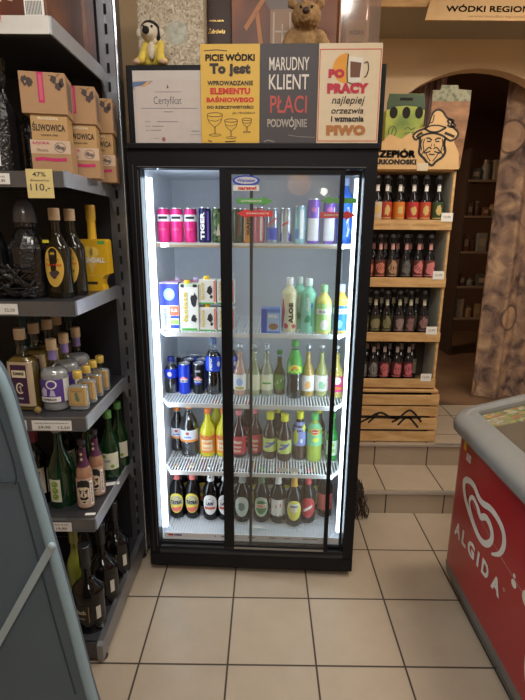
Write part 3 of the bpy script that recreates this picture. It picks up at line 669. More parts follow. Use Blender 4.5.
# --- bottom shelf: beers
Z = .1565
pbr = bprof(.0365, .262, .0135, .54, .80)
DB = mat('beer bottle glass', (.007,.005,.005), .1, spec=.4)
def beer(lx, ly, label, neckm, lab, capm, shape='oval', marks=(), text=(), group=None, hz=1.):
    L = [dict(z0=.195, z1=.245, half=PI, mat=neckm)]
    if shape == 'oval': L.append(dict(z0=.032, z1=.136, oval=.036, mat=lab, marks=list(marks), text=list(text)))
    else: L.append(dict(z0=.04, z1=.125, half=1.15, mat=lab, marks=list(marks), text=list(text)))
    return bottle('beer_bottle', label, 'beer bottle', pbr, DB, fpos(lx, ly+.034, Z), FY, group, cap=(.0155, .256, .268, capm), labels=L)
RN = mat('coral neck foil', (.65,.15,.13), .5)
ta = beer(.088, .174, 'brown TATRA beer bottle with yellow label, leftmost on the bottom shelf', RN, mat('beer yellow label', (.75,.62,.08), .5), GOLD, marks=[([('p', [(-.026,.105),(-.01,.122),(.01,.122),(.026,.105),(.026,.10),(-.026,.10)])], mat('mountain grey print', (.4,.38,.35), .5)), ([('r', -.03,.03,.076,.099)], mat('mountain grey print', (.4,.38,.35), .5)), ([('p', [(-.026,.058),(.026,.066),(.02,.045),(0,.038),(-.02,.045)])], mat('coral print', (.7,.15,.12), .5))],
    text=[([('TATRA', 0,.088,.05,.018,.06)], BLACK)], group='yellow labelled beer bottles')
dup(ta, fpos(.166, .212, Z), FY, 'brown TATRA beer bottle with yellow label, second on the bottom shelf')
wa = beer(.260, .167, 'brown beer bottle with white neck and white oval label, just left of the bar', PAPER, PAPER, MET['alu'], marks=[([('r', -.026,.026,.06,.073)], mat('brick red print', (.6,.12,.08), .5)), ([('s', [(-.018,.105),(0,.115),(.018,.105)], .003)], BLACK)], text=[([('LAW', 0,.09,.036,.018,.05)], mat('navy print', (.03,.03,.12), .5)), ([('Z', 0,.22,.012,.016,.05)], BLACK)], group='white labelled beer bottles')
dup(wa, fpos(.333, .205, Z), FY, 'brown beer bottle with white label partly behind the black door bar')
beer(.420, .159, 'dark beer bottle with grey green oval label right of the door bar', mat('grey foil', (.35,.38,.36), .5), mat('grey green label', (.5,.55,.48), .5), MET['alu'], marks=[([blob(0,.085,.016,.02,41)], mat('slate print', (.15,.2,.17), .5))])
beer(.517, .164, 'dark beer bottle with green oval label and red word', mat('green foil', (.12,.2,.1), .5), mat('olive white label', (.5,.55,.42), .5), GREEN, marks=[([('e', 0,.082,.026,.036)], mat('forest print', (.05,.2,.06), .5)), ([('r', -.024,.024,.078,.098)], mat('cream print', (.8,.7,.5), .5))], text=[([('PERŁA', 0,.088,.04,.013,.05)], RED)])
beer(.601, .160, 'dark beer bottle with white neck and slanted red and white label', PAPER, PAPER, RED, shape='rect', marks=[([('p', [(-.03,.075),(.03,.095),(.03,.113),(-.03,.093)])], RED), ([('p', [(-.03,.045),(.03,.05),(.03,.042),(-.03,.042)])], mat('slate print', (.15,.2,.17), .5))])
yb2 = beer(.680, .140, 'beer bottle with golden neck and shield shaped yellow white label', mat('amber foil', (.65,.35,.04), .4), mat('bright yellow label', (.72,.68,.1), .5), GOLD, marks=[([('r', -.022,.022,.095,.118)], PAPER), ([blob(0,.085,.018,.012,43)], mat('cream print', (.8,.7,.5), .5))], text=[([('PIWO', 0,.104,.034,.012,.05)], BLACK)])
beer(.750, .169, 'dark beer bottle with red neck and red label beside the thin stile', mat('crimson foil', (.5,.04,.05), .5), mat('crimson label', (.5,.04,.05), .5), RED, marks=[([('p', [(-.02,.06),(.018,.085),(.02,.10),(-.02,.075)])], PAPER)])
beer(.840, .225, 'dark bottle with a red label further back at the right end of the bottom shelf', DB, mat('brick label', (.45,.07,.06), .5), BLACK, shape='rect')
t = thing('crumpled_paper', 'small torn white paper lying on the bottom fridge shelf before the beers', 'paper', fpos(.506, .125, .157), FY)
MB().prism([(-.030,-.008),(-.012,-.016),(.010,-.010),(.028,-.014),(.022,.006),(.004,.012),(-.016,.008)], 0, .0015, 'xy').build('paper_sheet', PAPER, t)
t = thing('rail_card', 'pair of small white round cards clipped on the fourth fridge shelf rail', 'card', Fp(.645, .052, .512), FY)
decal(t, [('e', -.027, 0, .026, .011), ('e', .027, 0, .026, .011)], WHITE, flat(0), .0005, 'card_face')
for i, (x, s_) in enumerate(((.126,ta),(.21,ta),(.30,wa),(.378,wa),(.47,yb2),(.56,wa),(.64,yb2),(.715,wa),(.79,yb2))):
    dup(s_, fpos(x, .32, Z), FY, 'beer bottle in the back row of the bottom fridge shelf', 'back row beer bottles on the bottom shelf')
for o in list(bpy.data.objects):
    if o.parent is None and o.get('category') in ('bottle', 'can') and abs(o.rotation_euler.z-FY) < 1e-6 and o.location.z < 1.0: o.scale = (1.08, 1.08, 1.02)
    if o.parent is None and o.get('category') == 'beer bottle': o.scale = (1.07, 1.07, 1.06)
# ============================================================ ON TOP OF THE FRIDGE
CH = mat('charcoal print', (.035,.03,.03), .6)
def sign(label, x0, x1, z0, z1, m, y, edge=None, tilt=-2.):
    """thin tin sign leaning back on the header"""
    t = thing('tin_sign', label, 'sign', Fp((x0+x1)/2, y, z0), FY); t.rotation_euler = (math.radians(tilt), 0, FY)
    w, h = x1-x0, z1-z0
    b = MB().box(-w/2, w/2, -.0015, .0015, 0, h, .0008).build('sign_plate', m, t)
    return t, b, w, h, flat(-.0015)
# certificate sheet fixed on the header panel
t, b, w, h, wf = sign('white Certyfikat sheet in a clear sleeve on the fridge header', .036, .287, 1.8975, 2.118, mat('certificate paper', (.60,.53,.50), .6), .012, tilt=0)
t['category'] = 'certificate'; t.name = 'certificate'; b.name = 'paper_sheet'
decal(b, [('p', [(-.132,.214),(-.055,.217),(-.07,.206),(-.132,.196)])], mat('steel blue print', (.12,.18,.32), .5), wf, .0006, 'corner_stripe')
decal(b, [('p', [(-.10,.198),(-.085,.198),(-.06,.215),(-.075,.215)])], mat('pale orange print', (.75,.4,.15), .5), wf, .001, 'corner_stripe')
lettering(b, [('Certyfikat', -.002,.147,.105,.034,-.01)], mat('slate ink', (.10,.11,.14), .6), wf)
decal(b, [('s', [(u, v), (u+w_, v)], t_) for u, v, w_, t_ in ((-.05,.180,.10,.002),(-.103,.124,.215,.0025),(-.018,.112,.036,.003),(-.09,.078,.02,.002),(-.045,.078,.08,.003),(-.09,.062,.018,.002),(-.065,.062,.045,.003),(-.09,.048,.015,.002),(-.07,.048,.04,.003),(.085,.045,.03,.003),(.08,.033,.04,.0015),(-.06,.020,.02,.0015))], mat('faded ink', (.3,.28,.3), .6), wf, .0006, 'fine_print')
decal(b, [('p', [(-.004,.192),(.004,.192),(0,.206)])], mat('slate ink', (.10,.11,.14), .6), wf, .0006, 'emblem'); decal(b, [('e', -.022,.016,.007,.008)], mat('seal print', (.35,.12,.13), .6), wf, .0006, 'seal')
# yellow sign
t, b, w, h, wf = sign('yellow tin sign reading PICIE WÓDKI To jest with drawn glasses', .288, .5055, 1.8975, 2.232, mat('mustard yellow enamel', (.72,.44,.05), .5, noise=.05), -.009)
lettering(b, [('PICIE WÓDKI', .0,.292,.178,.026,.05), ('To jest', 0,.248,.150,.046,.07), ('WPROWADZANIE', 0,.205,.168,.016,.045), ('DO RZECZYWISTOŚCI', 0,.125,.172,.013,.05)], mat('sign black', (.03,.02,.015), .6), wf)
lettering(b, [('ELEMENTU', 0,.178,.148,.022,.06), ('BAŚNIOWEGO', 0,.151,.176,.022,.06)], mat('sign red', (.62,.03,.02), .6), wf); lettering(b, [('Jan Himilsbach', .05,.103,.085,.011,.0,'I')], mat('sign black', (.03,.02,.015), .6), wf)
SK = mat('sign brown line', (.10,.05,.02), .6)
def glass_draw(u, v, s):
    r = []
    r.append(('s', [(u+s*.9*math.cos(k*PI/8), v+s*.22*math.sin(k*PI/8)) for k in range(17)], .0022))
    r.append(('s', smooth_pts([(u-s*.9, v), (u-s*.7, v-s*.75), (u-s*.15, v-s*1.25), (u, v-s*1.35)]), .0022)); r.append(('s', smooth_pts([(u+s*.9, v), (u+s*.7, v-s*.75), (u+s*.15, v-s*1.25), (u, v-s*1.35)]), .0022))
    r.append(('s', [(u-s*.75, v-s*.55), (u, v-s*.72), (u+s*.75, v-s*.5)], .0018))
    r.append(('s', [(u-.002, v-s*1.3), (u-.002, v-s*2.1)], .0018)); r.append(('s', [(u+.002, v-s*1.3), (u+.002, v-s*2.1)], .0018))
    r.append(('s', [(u+s*.7*math.cos(k*PI/8), v-s*2.2+s*.12*math.sin(k*PI/8)) for k in range(17)], .0018))
    return r
decal(b, glass_draw(-.058,.098,.032)+glass_draw(.003,.078,.027)+glass_draw(.062,.082,.020)+[('s', [(-.095,.312),(-.05,.315),(-.01,.311)], .003), ('s', [(-.085,.008),(-.07,.005)], .004), ('s', [(-.02,.004),(.02,.006)], .004)], SK, wf, .0006, 'glass_drawing')
# dark sign
t, b, w, h, wf = sign('charcoal grey tin sign reading MARUDNY KLIENT PŁACI PODWÓJNIE', .506, .718, 1.8975, 2.232, mat('charcoal enamel', (.055,.045,.05), .55), -.009)
lettering(b, [('MARUDNY', .0,.268,.145,.044,.008), ('KLIENT', 0,.208,.145,.050,.008), ('PODWÓJNIE', -.004,.068,.145,.042,.02)], mat('off white enamel', (.72,.66,.6), .5), wf)
lettering(b, [('PŁACI', 0,.133,.135,.060,.01)], mat('faded red enamel', (.5,.06,.05), .5), wf); decal(b, [('s', [(.0,.028),(.04,.022),(.10,.020)], .002), ('s', [(-.09,.004),(-.075,.01),(-.05,.004)], .004)], mat('scratched metal', (.25,.22,.2), .5), wf, .0006, 'scratch')
# cream sign
t, b, w, h, wf = sign('cream tin sign with red rim and beer mug reading PO PRACY PIWO', .7185, .945, 1.8975, 2.232, mat('cream enamel', (.70,.56,.38), .5), -.009)
for r_ in ([('r', -.110,.110,.006,.0085), ('r', -.110,.110,.313,.3155), ('r', -.110,-.1075,.006,.315), ('r', .1075,.110,.006,.315)],): decal(b, r_, mat('sign red', (.62,.03,.02), .6), wf, .0006, 'rim')
decal(b, [('p', [(-.01+.052*math.cos(PI/2+k*PI/12), .252+.05*math.sin(PI/2+k*PI/12)) for k in range(13)])], mat('sign orange', (.75,.32,.03), .6), wf, .0006, 'orange_disc')
decal(b, [('p', [(-.006,.292),(.046,.286),(.040,.205),(-.004,.208)])], mat('beer foam print', (.75,.70,.62), .6), wf, .0008, 'mug_drawing')
decal(b, [('p', [(.000,.275),(.040,.270),(.036,.222),(.002,.222)])], mat('beer brown print', (.16,.06,.03), .6), wf, .0012, 'mug_drawing')
decal(b, [('s', [(-.008,.298),(-.011,.25),(-.008,.206),(.01,.200),(.036,.203)], .004), ('s', smooth_pts([(.050,.268),(.062,.272),(.066,.25),(.060,.228),(.052,.222)]), .004)], mat('sign black', (.03,.02,.015), .6), wf, .0015, 'mug_drawing')
lettering(b, [('PO', -.048,.235,.058,.030,.09), ('PRACY', -.005,.186,.150,.034,.09)], mat('sign crimson', (.5,.02,.05), .6), wf, .0018)
lettering(b, [('najlepiej', -.002,.143,.115,.034,.01,'I'), ('orzezwia', -.002,.111,.118,.020,.015,'I'), ('i wzmacnia', -.002,.083,.120,.020,.05)], mat('sign black', (.03,.02,.015), .6), wf, .0018)
lettering(b, [('PIWO', -.006,.044,.145,.036,.09)], mat('sign copper', (.42,.16,.04), .6), wf, .0018)

# boxes standing behind on the fridge
TOPZ = 2.1722
def tbox(name, label, x0, x1, y0, y1, h, m, cat='box', bev=.003):
    t = thing(name, label, cat, Fp((x0+x1)/2, (y0+y1)/2, TOPZ), FY)
    b = MB().box(-(x1-x0)/2, (x1-x0)/2, -(y1-y0)/2, (y1-y0)/2, 0, h, bev).build('box_body', m, t); return t, b, flat(-(y1-y0)/2)
t, b, wf = tbox('gift_box', 'pale gold crinkled gift box behind the yellow plush monkey', .018, .278, .155, .26, .42, ramp_mat('crinkled pale gold foil', [(.3,(.30,.22,.13)),(.5,(.62,.52,.38)),(.7,(.80,.74,.62))], 60, 5, .4, bump=1., dist=1.5), bev=.006)
decal(b, [('e', .025,.15,.042,.042)], ramp_mat('pale green foil', [(.3,(.35,.36,.28)),(.7,(.62,.62,.52))], 50, 4, .45), wf, .001, 'round_stamp')
t, b, wf = tbox('gift_box', 'narrow dark brown box with golden script between crinkled and orange boxes', .262, .375, .275, .38, .45, mat('dark chocolate card', (.05,.016,.01), .5))
lettering(b, [('Żubrówka', -.004,.20,.07,.022,.0,'I')], GOLD, wf); lettering(b, [('POLSKA', -.004,.235,.06,.006,.02)], GOLD, wf)
BB = ramp_mat('brown orange photo print', [(.3,(.07,.02,.012)),(.5,(.22,.06,.02)),(.7,(.36,.12,.04))], 4, 2, .45)
t, b, wf = tbox('gift_box', 'large brown orange box with a decanter picture behind the teddy bear', .380, .800, .215, .385, .50, BB)
decal(b, [('p', [(-.085,.40),(.065,.40),(.065,.28),(.03,.235),(-.045,.235),(-.08,.28)])], mat('grey brown glass print', (.16,.10,.08), .4), wf, .0006, 'decanter_print')
decal(b, [('r', -.055,.035,.0,.25)], mat('amber glass print', (.30,.15,.06), .4), wf, .001, 'decanter_print')
decal(b, [('r', -.045,-.038,.0,.24), ('r', .02,.026,.0,.24), ('r', -.01,-.004,.08,.2), ('r', -.035,.015,.09,.096), ('r', -.035,.015,.17,.176)], mat('light glass print', (.5,.38,.28), .4), wf, .0014, 'decanter_print')
decal(b, [('p', [(-.16,.19),(-.15,.175),(-.02,.36),(-.035,.37)]), ('p', [(.035,.37),(.05,.36),(.13,.20),(.115,.19)]), ('p', [(-.115,.24),(-.10,.24),(-.065,.0),(-.085,.0)]), ('p', [(.075,.24),(.09,.24),(.065,.0),(.05,.0)])], mat('orange wood print', (.55,.22,.08), .5), wf, .0016, 'stick_print')
# clear box with bottle shape
t = thing('clear_box', 'clear plastic box with a pale square bottle behind the cream sign', 'box', Fp(.882, .24, TOPZ), FY)
MB().box(-.077, .077, -.07, .07, 0, .42).build('clear_shell', thin_glass('clear film box', (.80,.72,.68), haze=.25, hcol=(.55,.42,.36), refl=.12, rough=.1), t)
MB().lathe([(.05,.05,.02,6.),(.052,.052,.03,6.),(.052,.052,.26,6.),(.03,.03,.32,3.),(.018,.018,.34,2.),(.018,.018,.38,2.)], -.01, 0).build('square_bottle', mat('pale pinkish glass', (.42,.28,.20), .15, coat=.4), t, True)
MB().box(-.072, .072, -.065, .065, .002, .02).build('pale_base', mat('pale pink card', (.5,.34,.28), .5), t)
lt = MB().box(-.05,.03,-.0535,-.0525,.06,.20).build('label', mat('tan label', (.5,.34,.2), .6), t); lettering(lt, [('WÓDKA', -.01,.16,.055,.018,.02), ('EXTRA', -.01,.12,.045,.012,.02)], mat('slate ink', (.10,.11,.14), .6), flat(-.0535))
MB().box(-.079,-.074,-.072,-.067,0,.42).build('edge_strip', mat('copper edge', (.5,.22,.12), .4), t)

# plush toys: blobs fused into one skin
def blobs(items, voxel, disp=0., seed=0, dscale=.01):
    mb = MB()
    for c, r, sc in items: mb.ball(Vector(c), r, sc, 16)
    me = bpy.data.meshes.new('tmp'); mb.bm.to_mesh(me); mb.bm.free()
    o = bpy.data.objects.new('tmp', me); COL.objects.link(o)
    md = o.modifiers.new('r', 'REMESH'); md.mode = 'VOXEL'; md.voxel_size = voxel; md.use_smooth_shade = True
    sm = o.modifiers.new('s', 'SMOOTH'); sm.iterations = 3; sm.factor = .6
    if disp:
        tx = bpy.data.textures.new('n', 'CLOUDS'); tx.noise_scale = dscale; d = o.modifiers.new('d', 'DISPLACE'); d.texture = tx; d.strength = disp; d.mid_level = .5
    me2 = bpy.data.meshes.new_from_object(o.evaluated_get(bpy.context.evaluated_depsgraph_get()))
    bpy.data.objects.remove(o); return me2
def chain(a, b, r0, r1, n=6):
    a, b = Vector(a), Vector(b); return [(tuple(a.lerp(b, i/(n-1))), r0+(r1-r0)*i/(n-1), (1,1,1)) for i in range(n)]
def part_from(me, name, m, parent):
    me.materials.clear(); me.materials.append(m); o = bpy.data.objects.new(name, me); COL.objects.link(o); o.parent = parent; return o
# monkey
t = thing('plush_monkey', 'small yellow, white and black plush monkey sitting on the fridge edge', 'plush toy', Fp(.103, .062, TOPZ), FY)
PY = mat('yellow plush', (.72,.55,.10), .95, noise=.2, nscale=80, bump=.6, bscale=400); PW = mat('off white plush', (.68,.60,.48), .95, noise=.12, nscale=80, bump=.6, bscale=400); PK = mat('black plush', (.012,.01,.01), .9, bump=.5, bscale=400)
body = [((0,.012,.045),.034,(1,.9,1.25))]+chain((-.028,0,.08),(-.040,-.030,.02),.014,.016)+chain((.028,0,.08),(.030,-.030,.02),.014,.016)+chain((-.02,.01,.02),(-.052,-.03,.014),.018,.014)+chain((.02,.01,.02),(.045,-.03,.014),.018,.014)
part_from(blobs(body, .004, .003), 'body', PY, t)
part_from(blobs([((-.004,-.020,.052),.020,(.75,.6,1.6))], .004, .002), 'belly', PW, t)
part_from(blobs([((-.012,-.005,.118),.034,(1,.9,.98)), ((-.014,-.030,.108),.018,(1.1,.8,.9))]+chain((0,0,.09),(-.005,0,.11),.016,.02,3), .003, .0015), 'head', PW, t)
part_from(blobs([((-.012,.004,.131),.034,(1.06,.95,.85)), ((.016,0,.115),.016,(.8,.9,1.6)), ((-.040,0,.12),.012,(.7,.9,1.6))], .004, .002), 'hair_cap', PK, t)
for s_, x in ((-1,-.052),(1,.028)):
    part_from(blobs([((x,.0,.118),.014,(.9,.5,1.2))], .003, .001), 'ear', PW, t)
MB().ball((-.016,-.044,.112), .012, (1.1,.7,1.1)).build('nose', PK, t, True)
for x in (-.026, .004): MB().ball((x,-.033,.128), .0042).build('eye', PK, t, True)
for x in (-.056, .044): part_from(blobs([((x,-.040,.010),.012,(1.2,1,.8))], .003, .001), 'paw', mat('pink plush paw', (.62,.42,.30), .95), t)
# teddy bear
t = thing('teddy_bear', 'light brown plush teddy bear looking out above the dark sign', 'plush toy', Fp(.672, .085, TOPZ), FY)
BR = mat('light brown plush', (.36,.21,.09), .95, noise=.35, nscale=60, bump=1., bscale=260)
bb_ = [((0,.02,.07),.062,(1.15,.85,1.1)), ((0,.0,.175),.052,(1.05,.9,.92)), ((-.002,-.038,.160),.027,(1.05,.9,.85)), ((-.052,.01,.222),.018,(1,.6,1)), ((.052,.01,.222),.018,(1,.6,1))]+chain((-.05,.01,.11),(-.085,-.03,.035),.026,.022)+chain((.05,.01,.11),(.088,-.03,.035),.026,.022)+chain((-.03,.0,.03),(-.06,-.05,.026),.03,.024)+chain((.03,.0,.03),(.06,-.05,.026),.03,.024)
part_from(blobs(bb_, .005, .012, dscale=.008), 'body', BR, t)
MB().ball((-.003,-.066,.170), .0125, (1.1,.7,.85)).build('nose', mat('dark brown nose', (.05,.02,.012), .6), t, True)
for x in (-.022, .018): MB().ball((x,-.045,.190), .0052).build('eye', BLACK, t, True)

# ============================================================ LEFT SHELVING
SG = mat('dark grey steel shelf', (.075,.075,.088), .33, .55, noise=.1, nscale=8); SGL = mat('grey steel rail', (.27,.275,.30), .32, .85)
SIL = mat('silver price rail', (.72,.70,.67), .4, .2); BPN = mat('near black back panel', (.02,.02,.026), .5)
go = thing('shop_shelving', 'dark grey metal shop shelving with bottles left of the fridge', 'shelving', (-.6, -.02, 0))
gx = .6; L0 = -1.16+gx
def gb(x0,x1,y0,y1,z0,z1): return (x0+gx, x1+gx, y0+.02, y1+.02, z0, z1)
MB().box(*gb(-1.16,-.186,-.03,-.018,.08,2.45)).build('back_panel', BPN, go)
m = MB(); m.box(*gb(-.186,-.163,-.052,.0,.03,2.47)).box(*gb(-.163,-.160,-.052,-.045,.03,2.47)).box(*gb(-.163,-.1395,-.045,.0,.03,2.47)).box(*gb(-.1395,-.113,-.055,.0,.03,2.45)); nf = len(m.bm.faces)
for i in range(36):
    z = .10+i*.0667; m.box(*gb(-.162,-.151,-.0472,-.044,z,z+.035))
m.bm.faces.ensure_lookup_table()
for f_ in m.bm.faces[nf:]: f_.material_index = 1
m.build('upright', [SGL, mat('open slot', (.005,.005,.006), .9)], go)
MB().tube([(-.119+gx,-.036,.03),(-.119+gx,-.036,2.45)], .0065, 12).build('edge_glint', mat('upright edge glint', (.62,.68,.78), .22, .9), go, True)  # added rod imitating the bright glint along the upright's edge
MB().box(*gb(-1.20,-1.16,-.052,.0,.03,2.47)).build('upright', SGL, go)
m = MB(); m.box(*gb(-1.16,-.15,-.66,-.05,.075,.09)).box(*gb(-1.16,-.15,-.665,-.655,.02,.09)); bs = m.build('base_deck', SG, go)
m = MB(); m.prism([(-.675+.02,.022),(-.0+.02,.022),(-.0+.02,.12),(-.05+.02,.12),(-.66+.02,.095),(-.675+.02,.085)], -.150+gx, -.128+gx, 'yz'); m.build('base_side', SGL, bs)
MB().lathe([(.016,0),(.018,.006),(.010,.010),(.010,.03)], -.142+gx, -.62, seg=12).build('foot', BLACK, go); MB().lathe([(.016,0),(.018,.006),(.010,.010),(.010,.03)], -.135+gx, -.05, seg=12).build('foot', BLACK, go)
GZ = [2.168, 1.750, 1.345, .935, .530]
for i, z in enumerate(GZ):
    m = MB(); m.box(*gb(-1.16,-.168,-.54,-.045,z-.022,z)); s_ = m.build('shelf', SG, go)
    m = MB().box(*gb(-1.16,-.166,-.552,-.541,z-.046,z+.002,)); m.box(*gb(-1.16,-.166,-.556,-.540,z-.046,z-.042)); m.build('price_rail', SIL if i == 0 else SGL, s_)
    MB().prism([(-.545+.02,z-.044),(-.545+.02,z+.004),(-.10+.02,z+.004),(-.05+.02,z-.012),(-.046+.02,z-.10),(-.06+.02,z-.10),(-.09+.02,z-.06),(-.12+.02,z-.046)], -.168+gx, -.161+gx, 'yz').build('bracket', mat('fridge lit bracket', (.42,.45,.52), .35, .4), s_)  # bracket tone lightened and blued to paint in the fridge's spill light
    if i == 4: pass
def gtag(label, x0, x1, z0, z1, txt, m=PAPER, y=-.553, cat='price tag', name='price_tag'):
    t = thing(name, label, cat, ((x0+x1)/2, y, z0)); w, h = x1-x0, z1-z0
    b = MB().box(-w/2, w/2, -.0008, 0, 0, h).build('tag_card', m, t)
    wf = flat(-.0008)
    if txt: lettering(b, [(s, u*w, v*h, ww*w, hh*h, .01) for s, u, v, ww, hh in txt], mat('tag ink', (.08,.07,.07), .6), wf, .0006)
    return t
gtag('yellow handwritten note 110 hanging from the second shelf', -.277, -.195, 1.672, 1.757, [('47%', 0,.82,.5,.16), ('śliwowica', 0,.62,.7,.08), ('110,-', .0,.36,.75,.28)], mat('yellow note paper', (.72,.58,.25), .7), -.5575, 'note', 'paper_note')
gtag('white price tag on the second shelf rail left of the yellow note', -.40, -.328, 1.712, 1.744, [('WÓDKA 0,5', 0,.7,.6,.2), ('45,90', .1,.3,.4,.3)], y=-.5575)
gtag('small white price tag at the far left of the third shelf rail', -.42, -.352, 1.305, 1.340, [('32,50', .1,.4,.5,.35)], y=-.5575)
gtag('long white price tag on the fourth shelf rail below the purple gin', -.352, -.213, .893, .930, [('WÓDKA SMAKOWA REGIONALNA', 0,.75,.85,.14), ('29,90    12,50', .05,.3,.8,.3)], y=-.5575)
gtag('white price tag on the fourth shelf rail left of the long one', -.470, -.370, .893, .930, [('CYDR 0,7', 0,.75,.6,.16), ('38,90', .1,.3,.4,.3)], y=-.5575)
gtag('white price tag on the fifth shelf rail below the green bottle', -.345, -.250, .487, .524, [('CYDR 0,75', 0,.75,.7,.16), ('19,90', .1,.3,.4,.3)], y=-.5575)
tg = thing('price_tag', 'loose white price tag lying on the fifth shelf by the green bottles', 'price tag', (-.186, -.292, .5305), .3)
MB().box(-.034,.034,-.013,.013,0,.001).build('tag_card', PAPER, tg)
dup(tg, (-.195,-.512,.5305), .1, 'small white tag lying at the front of the fifth shelf by the bearded bottles').scale = (.55,.55,1)

# top shelf boxes
def gbox(label, x0, x1, y0, y1, z0, h, m, rz=0, name='gift_box'):
    t = thing(name, label, 'box', ((x0+x1)/2, (y0+y1)/2, z0), rz)
    b = MB().box(-(x1-x0)/2, (x1-x0)/2, -(y1-y0)/2, (y1-y0)/2, 0, h, .002).build('box_body', m, t); return t, b, flat(-(y1-y0)/2)
DBX = ramp_mat('dark brown glossy box print', [(.35,(.045,.014,.01)),(.6,(.11,.035,.02)),(.8,(.2,.07,.03))], 7, 3, .4)
t, b, wf = gbox('large dark brown box with a barcode sticker on the top shelf', -.62, -.182, -.52, -.33, 2.1682, .40, DBX)
s_ = MB().box(.155,.212,-.0965,-.095,.008,.058).build('barcode_sticker', PAPER, b); decal(s_, [('r', .160+k*.0043,.1622+k*.0043,.015,.05) for k in range(11)], BLACK, flat(-.0965), .0006, 'barcode', 1)
decal(b, [('s', [(.08,.05),(.10,.12),(.09,.2)], .02), ('s', [(.115,.05),(.13,.13)], .015)], mat('pale flame print', (.5,.4,.3), .5), wf, .0006, 'picture'); decal(b, [('r', .0,.06,.03,.14)], mat('copper print', (.35,.13,.05), .5), wf, .0006, 'picture')
t, b, wf = gbox('narrow dark brown box further back on the top shelf', -.40, -.188, -.318, -.21, 2.1682, .42, mat('dark brown card', (.06,.018,.012), .45))
t, b, wf = gbox('brown box with an orange flame streak against the shelving upright', -.40, -.19, -.20, -.07, 2.1682, .45, ramp_mat('flame streak print', [(.4,(.07,.02,.012)),(.6,(.16,.05,.02)),(.72,(.5,.25,.08))], 9, 3, .4, stretch=(1,1,.35)))
gtag('red price tag on the rail of the top shelf at the far left', -.44, -.300, 2.158, 2.196, None, mat('bright red tag', (.7,.03,.03), .5), -.5575)

# plum brandy cartons: lid, open middle with sleeve, base
KR = mat('kraft cardboard', (.40,.235,.12), .8, noise=.06)
def plum(label, loc, rz, src=[None]):
    if src[0]: return dup(src[0], loc, rz, label)
    t = thing('plum_brandy_carton', label, 'carton', loc, rz, 'plum brandy cartons'); src[0] = t; w = .132
    wf = flat(-.05)
    b = MB().box(-.052,.066,-.05,.05,0,.098,.0015).build('lower_box', KR, t)
    wf2 = flat(-.047)
    c = MB().box(-.046,.060,-.047,.045,.098,.172,.0015).build('middle_sleeve', mat('golden kraft sleeve', (.48,.29,.12), .6), t)
    d = MB().box(-.066,.066,-.053,.053,.172,.288,.0015).build('upper_box', KR, t); wf3 = flat(-.053)
    INK = mat('dark brown ink', (.03,.02,.015), .7); MG = mat('magenta ink', (.50,.02,.12), .6)
    decal(b, [('r', -.052,.066,.058,.0975)], mat('pale kraft band', (.58,.42,.30), .7), wf, .0004, 'band')
    decal(b, [('s', [(-.042,.040),(-.02,.043),(.02,.040),(.052,.042)], .010)], MG, wf, .0008, 'brush_stroke'); lettering(b, [('ŁĄCKA', -.02,.088,.05,.010,.03)], MG, wf, .001); lettering(b, [('Tłocznia', -.018,.068,.035,.008,.0,'I')], INK, wf, .001)
    decal(b, [('s', [(.035+.016*math.cos(k*PI/8), .077+.014*math.sin(k*PI/8)) for k in range(17)], .002), blob(.030,.078,.007,.007,51), blob(.041,.075,.007,.006,52)], mat('plum grey ink', (.16,.12,.11), .7), wf, .0008, 'plum_drawing')
    lettering(c, [('ŚLIWOWICA', .006,.137,.096,.026,.03), ('ŁĄCKA 70%', .006,.112,.05,.007,.02)], INK, wf2)
    lettering(c, [('PRAWDZIWA', .006,.160,.06,.008,.03)], mat('cream print', (.8,.7,.5), .5), wf2)
    decal(d, [('r', -.014,.004,.203,.2875)], MG, wf3, .0006, 'strip'); decal(d, [('r', -.0095,-.0005,.21,.280)], mat('pale magenta ink', (.55,.10,.16), .6), wf3, .0009, 'strip'); 
    decal(d, [blob(-.050,.262,.009,.014,53), blob(-.036,.258,.009,.012,54), blob(.034,.268,.010,.010,55), blob(.045,.250,.010,.012,56), blob(.057,.262,.007,.013,57), ('s', [(.02,.28),(.04,.275),(.05,.285)], .002)], mat('plum dark ink', (.06,.04,.035), .7), wf3, .0008, 'plum_drawing')
    decal(d, [('r', -.05,-.045,.255,.262), ('r', .040,.046,.262,.266)], mat('plum light ink', (.35,.22,.15), .7), wf3, .0011, 'plum_highlight')
    MB().box(.0661,.0665,-.03,.03,.19,.27).build('side_print', mat('plum grey ink', (.16,.12,.11), .7), d)
    return t
plum('front cardboard plum brandy carton with SLIWOWICA lettering', (-.232, -.455, 1.7505), math.radians(11))
plum('middle cardboard plum brandy carton, partly behind the front one', (-.190, -.315, 1.7505), math.radians(11)); plum('rear cardboard plum brandy carton nearest the shelving upright', (-.178, -.165, 1.7505), math.radians(9))
ys = thing('price_sticker', 'small bright yellow sticker on top of the front plum carton', 'sticker', (-.215, -.485, 2.0392)); MB().box(-.022,.022,-.010,.012,0,.001).build('sticker_paper', mat('bright yellow sticker', (.8,.75,.05), .5), ys)

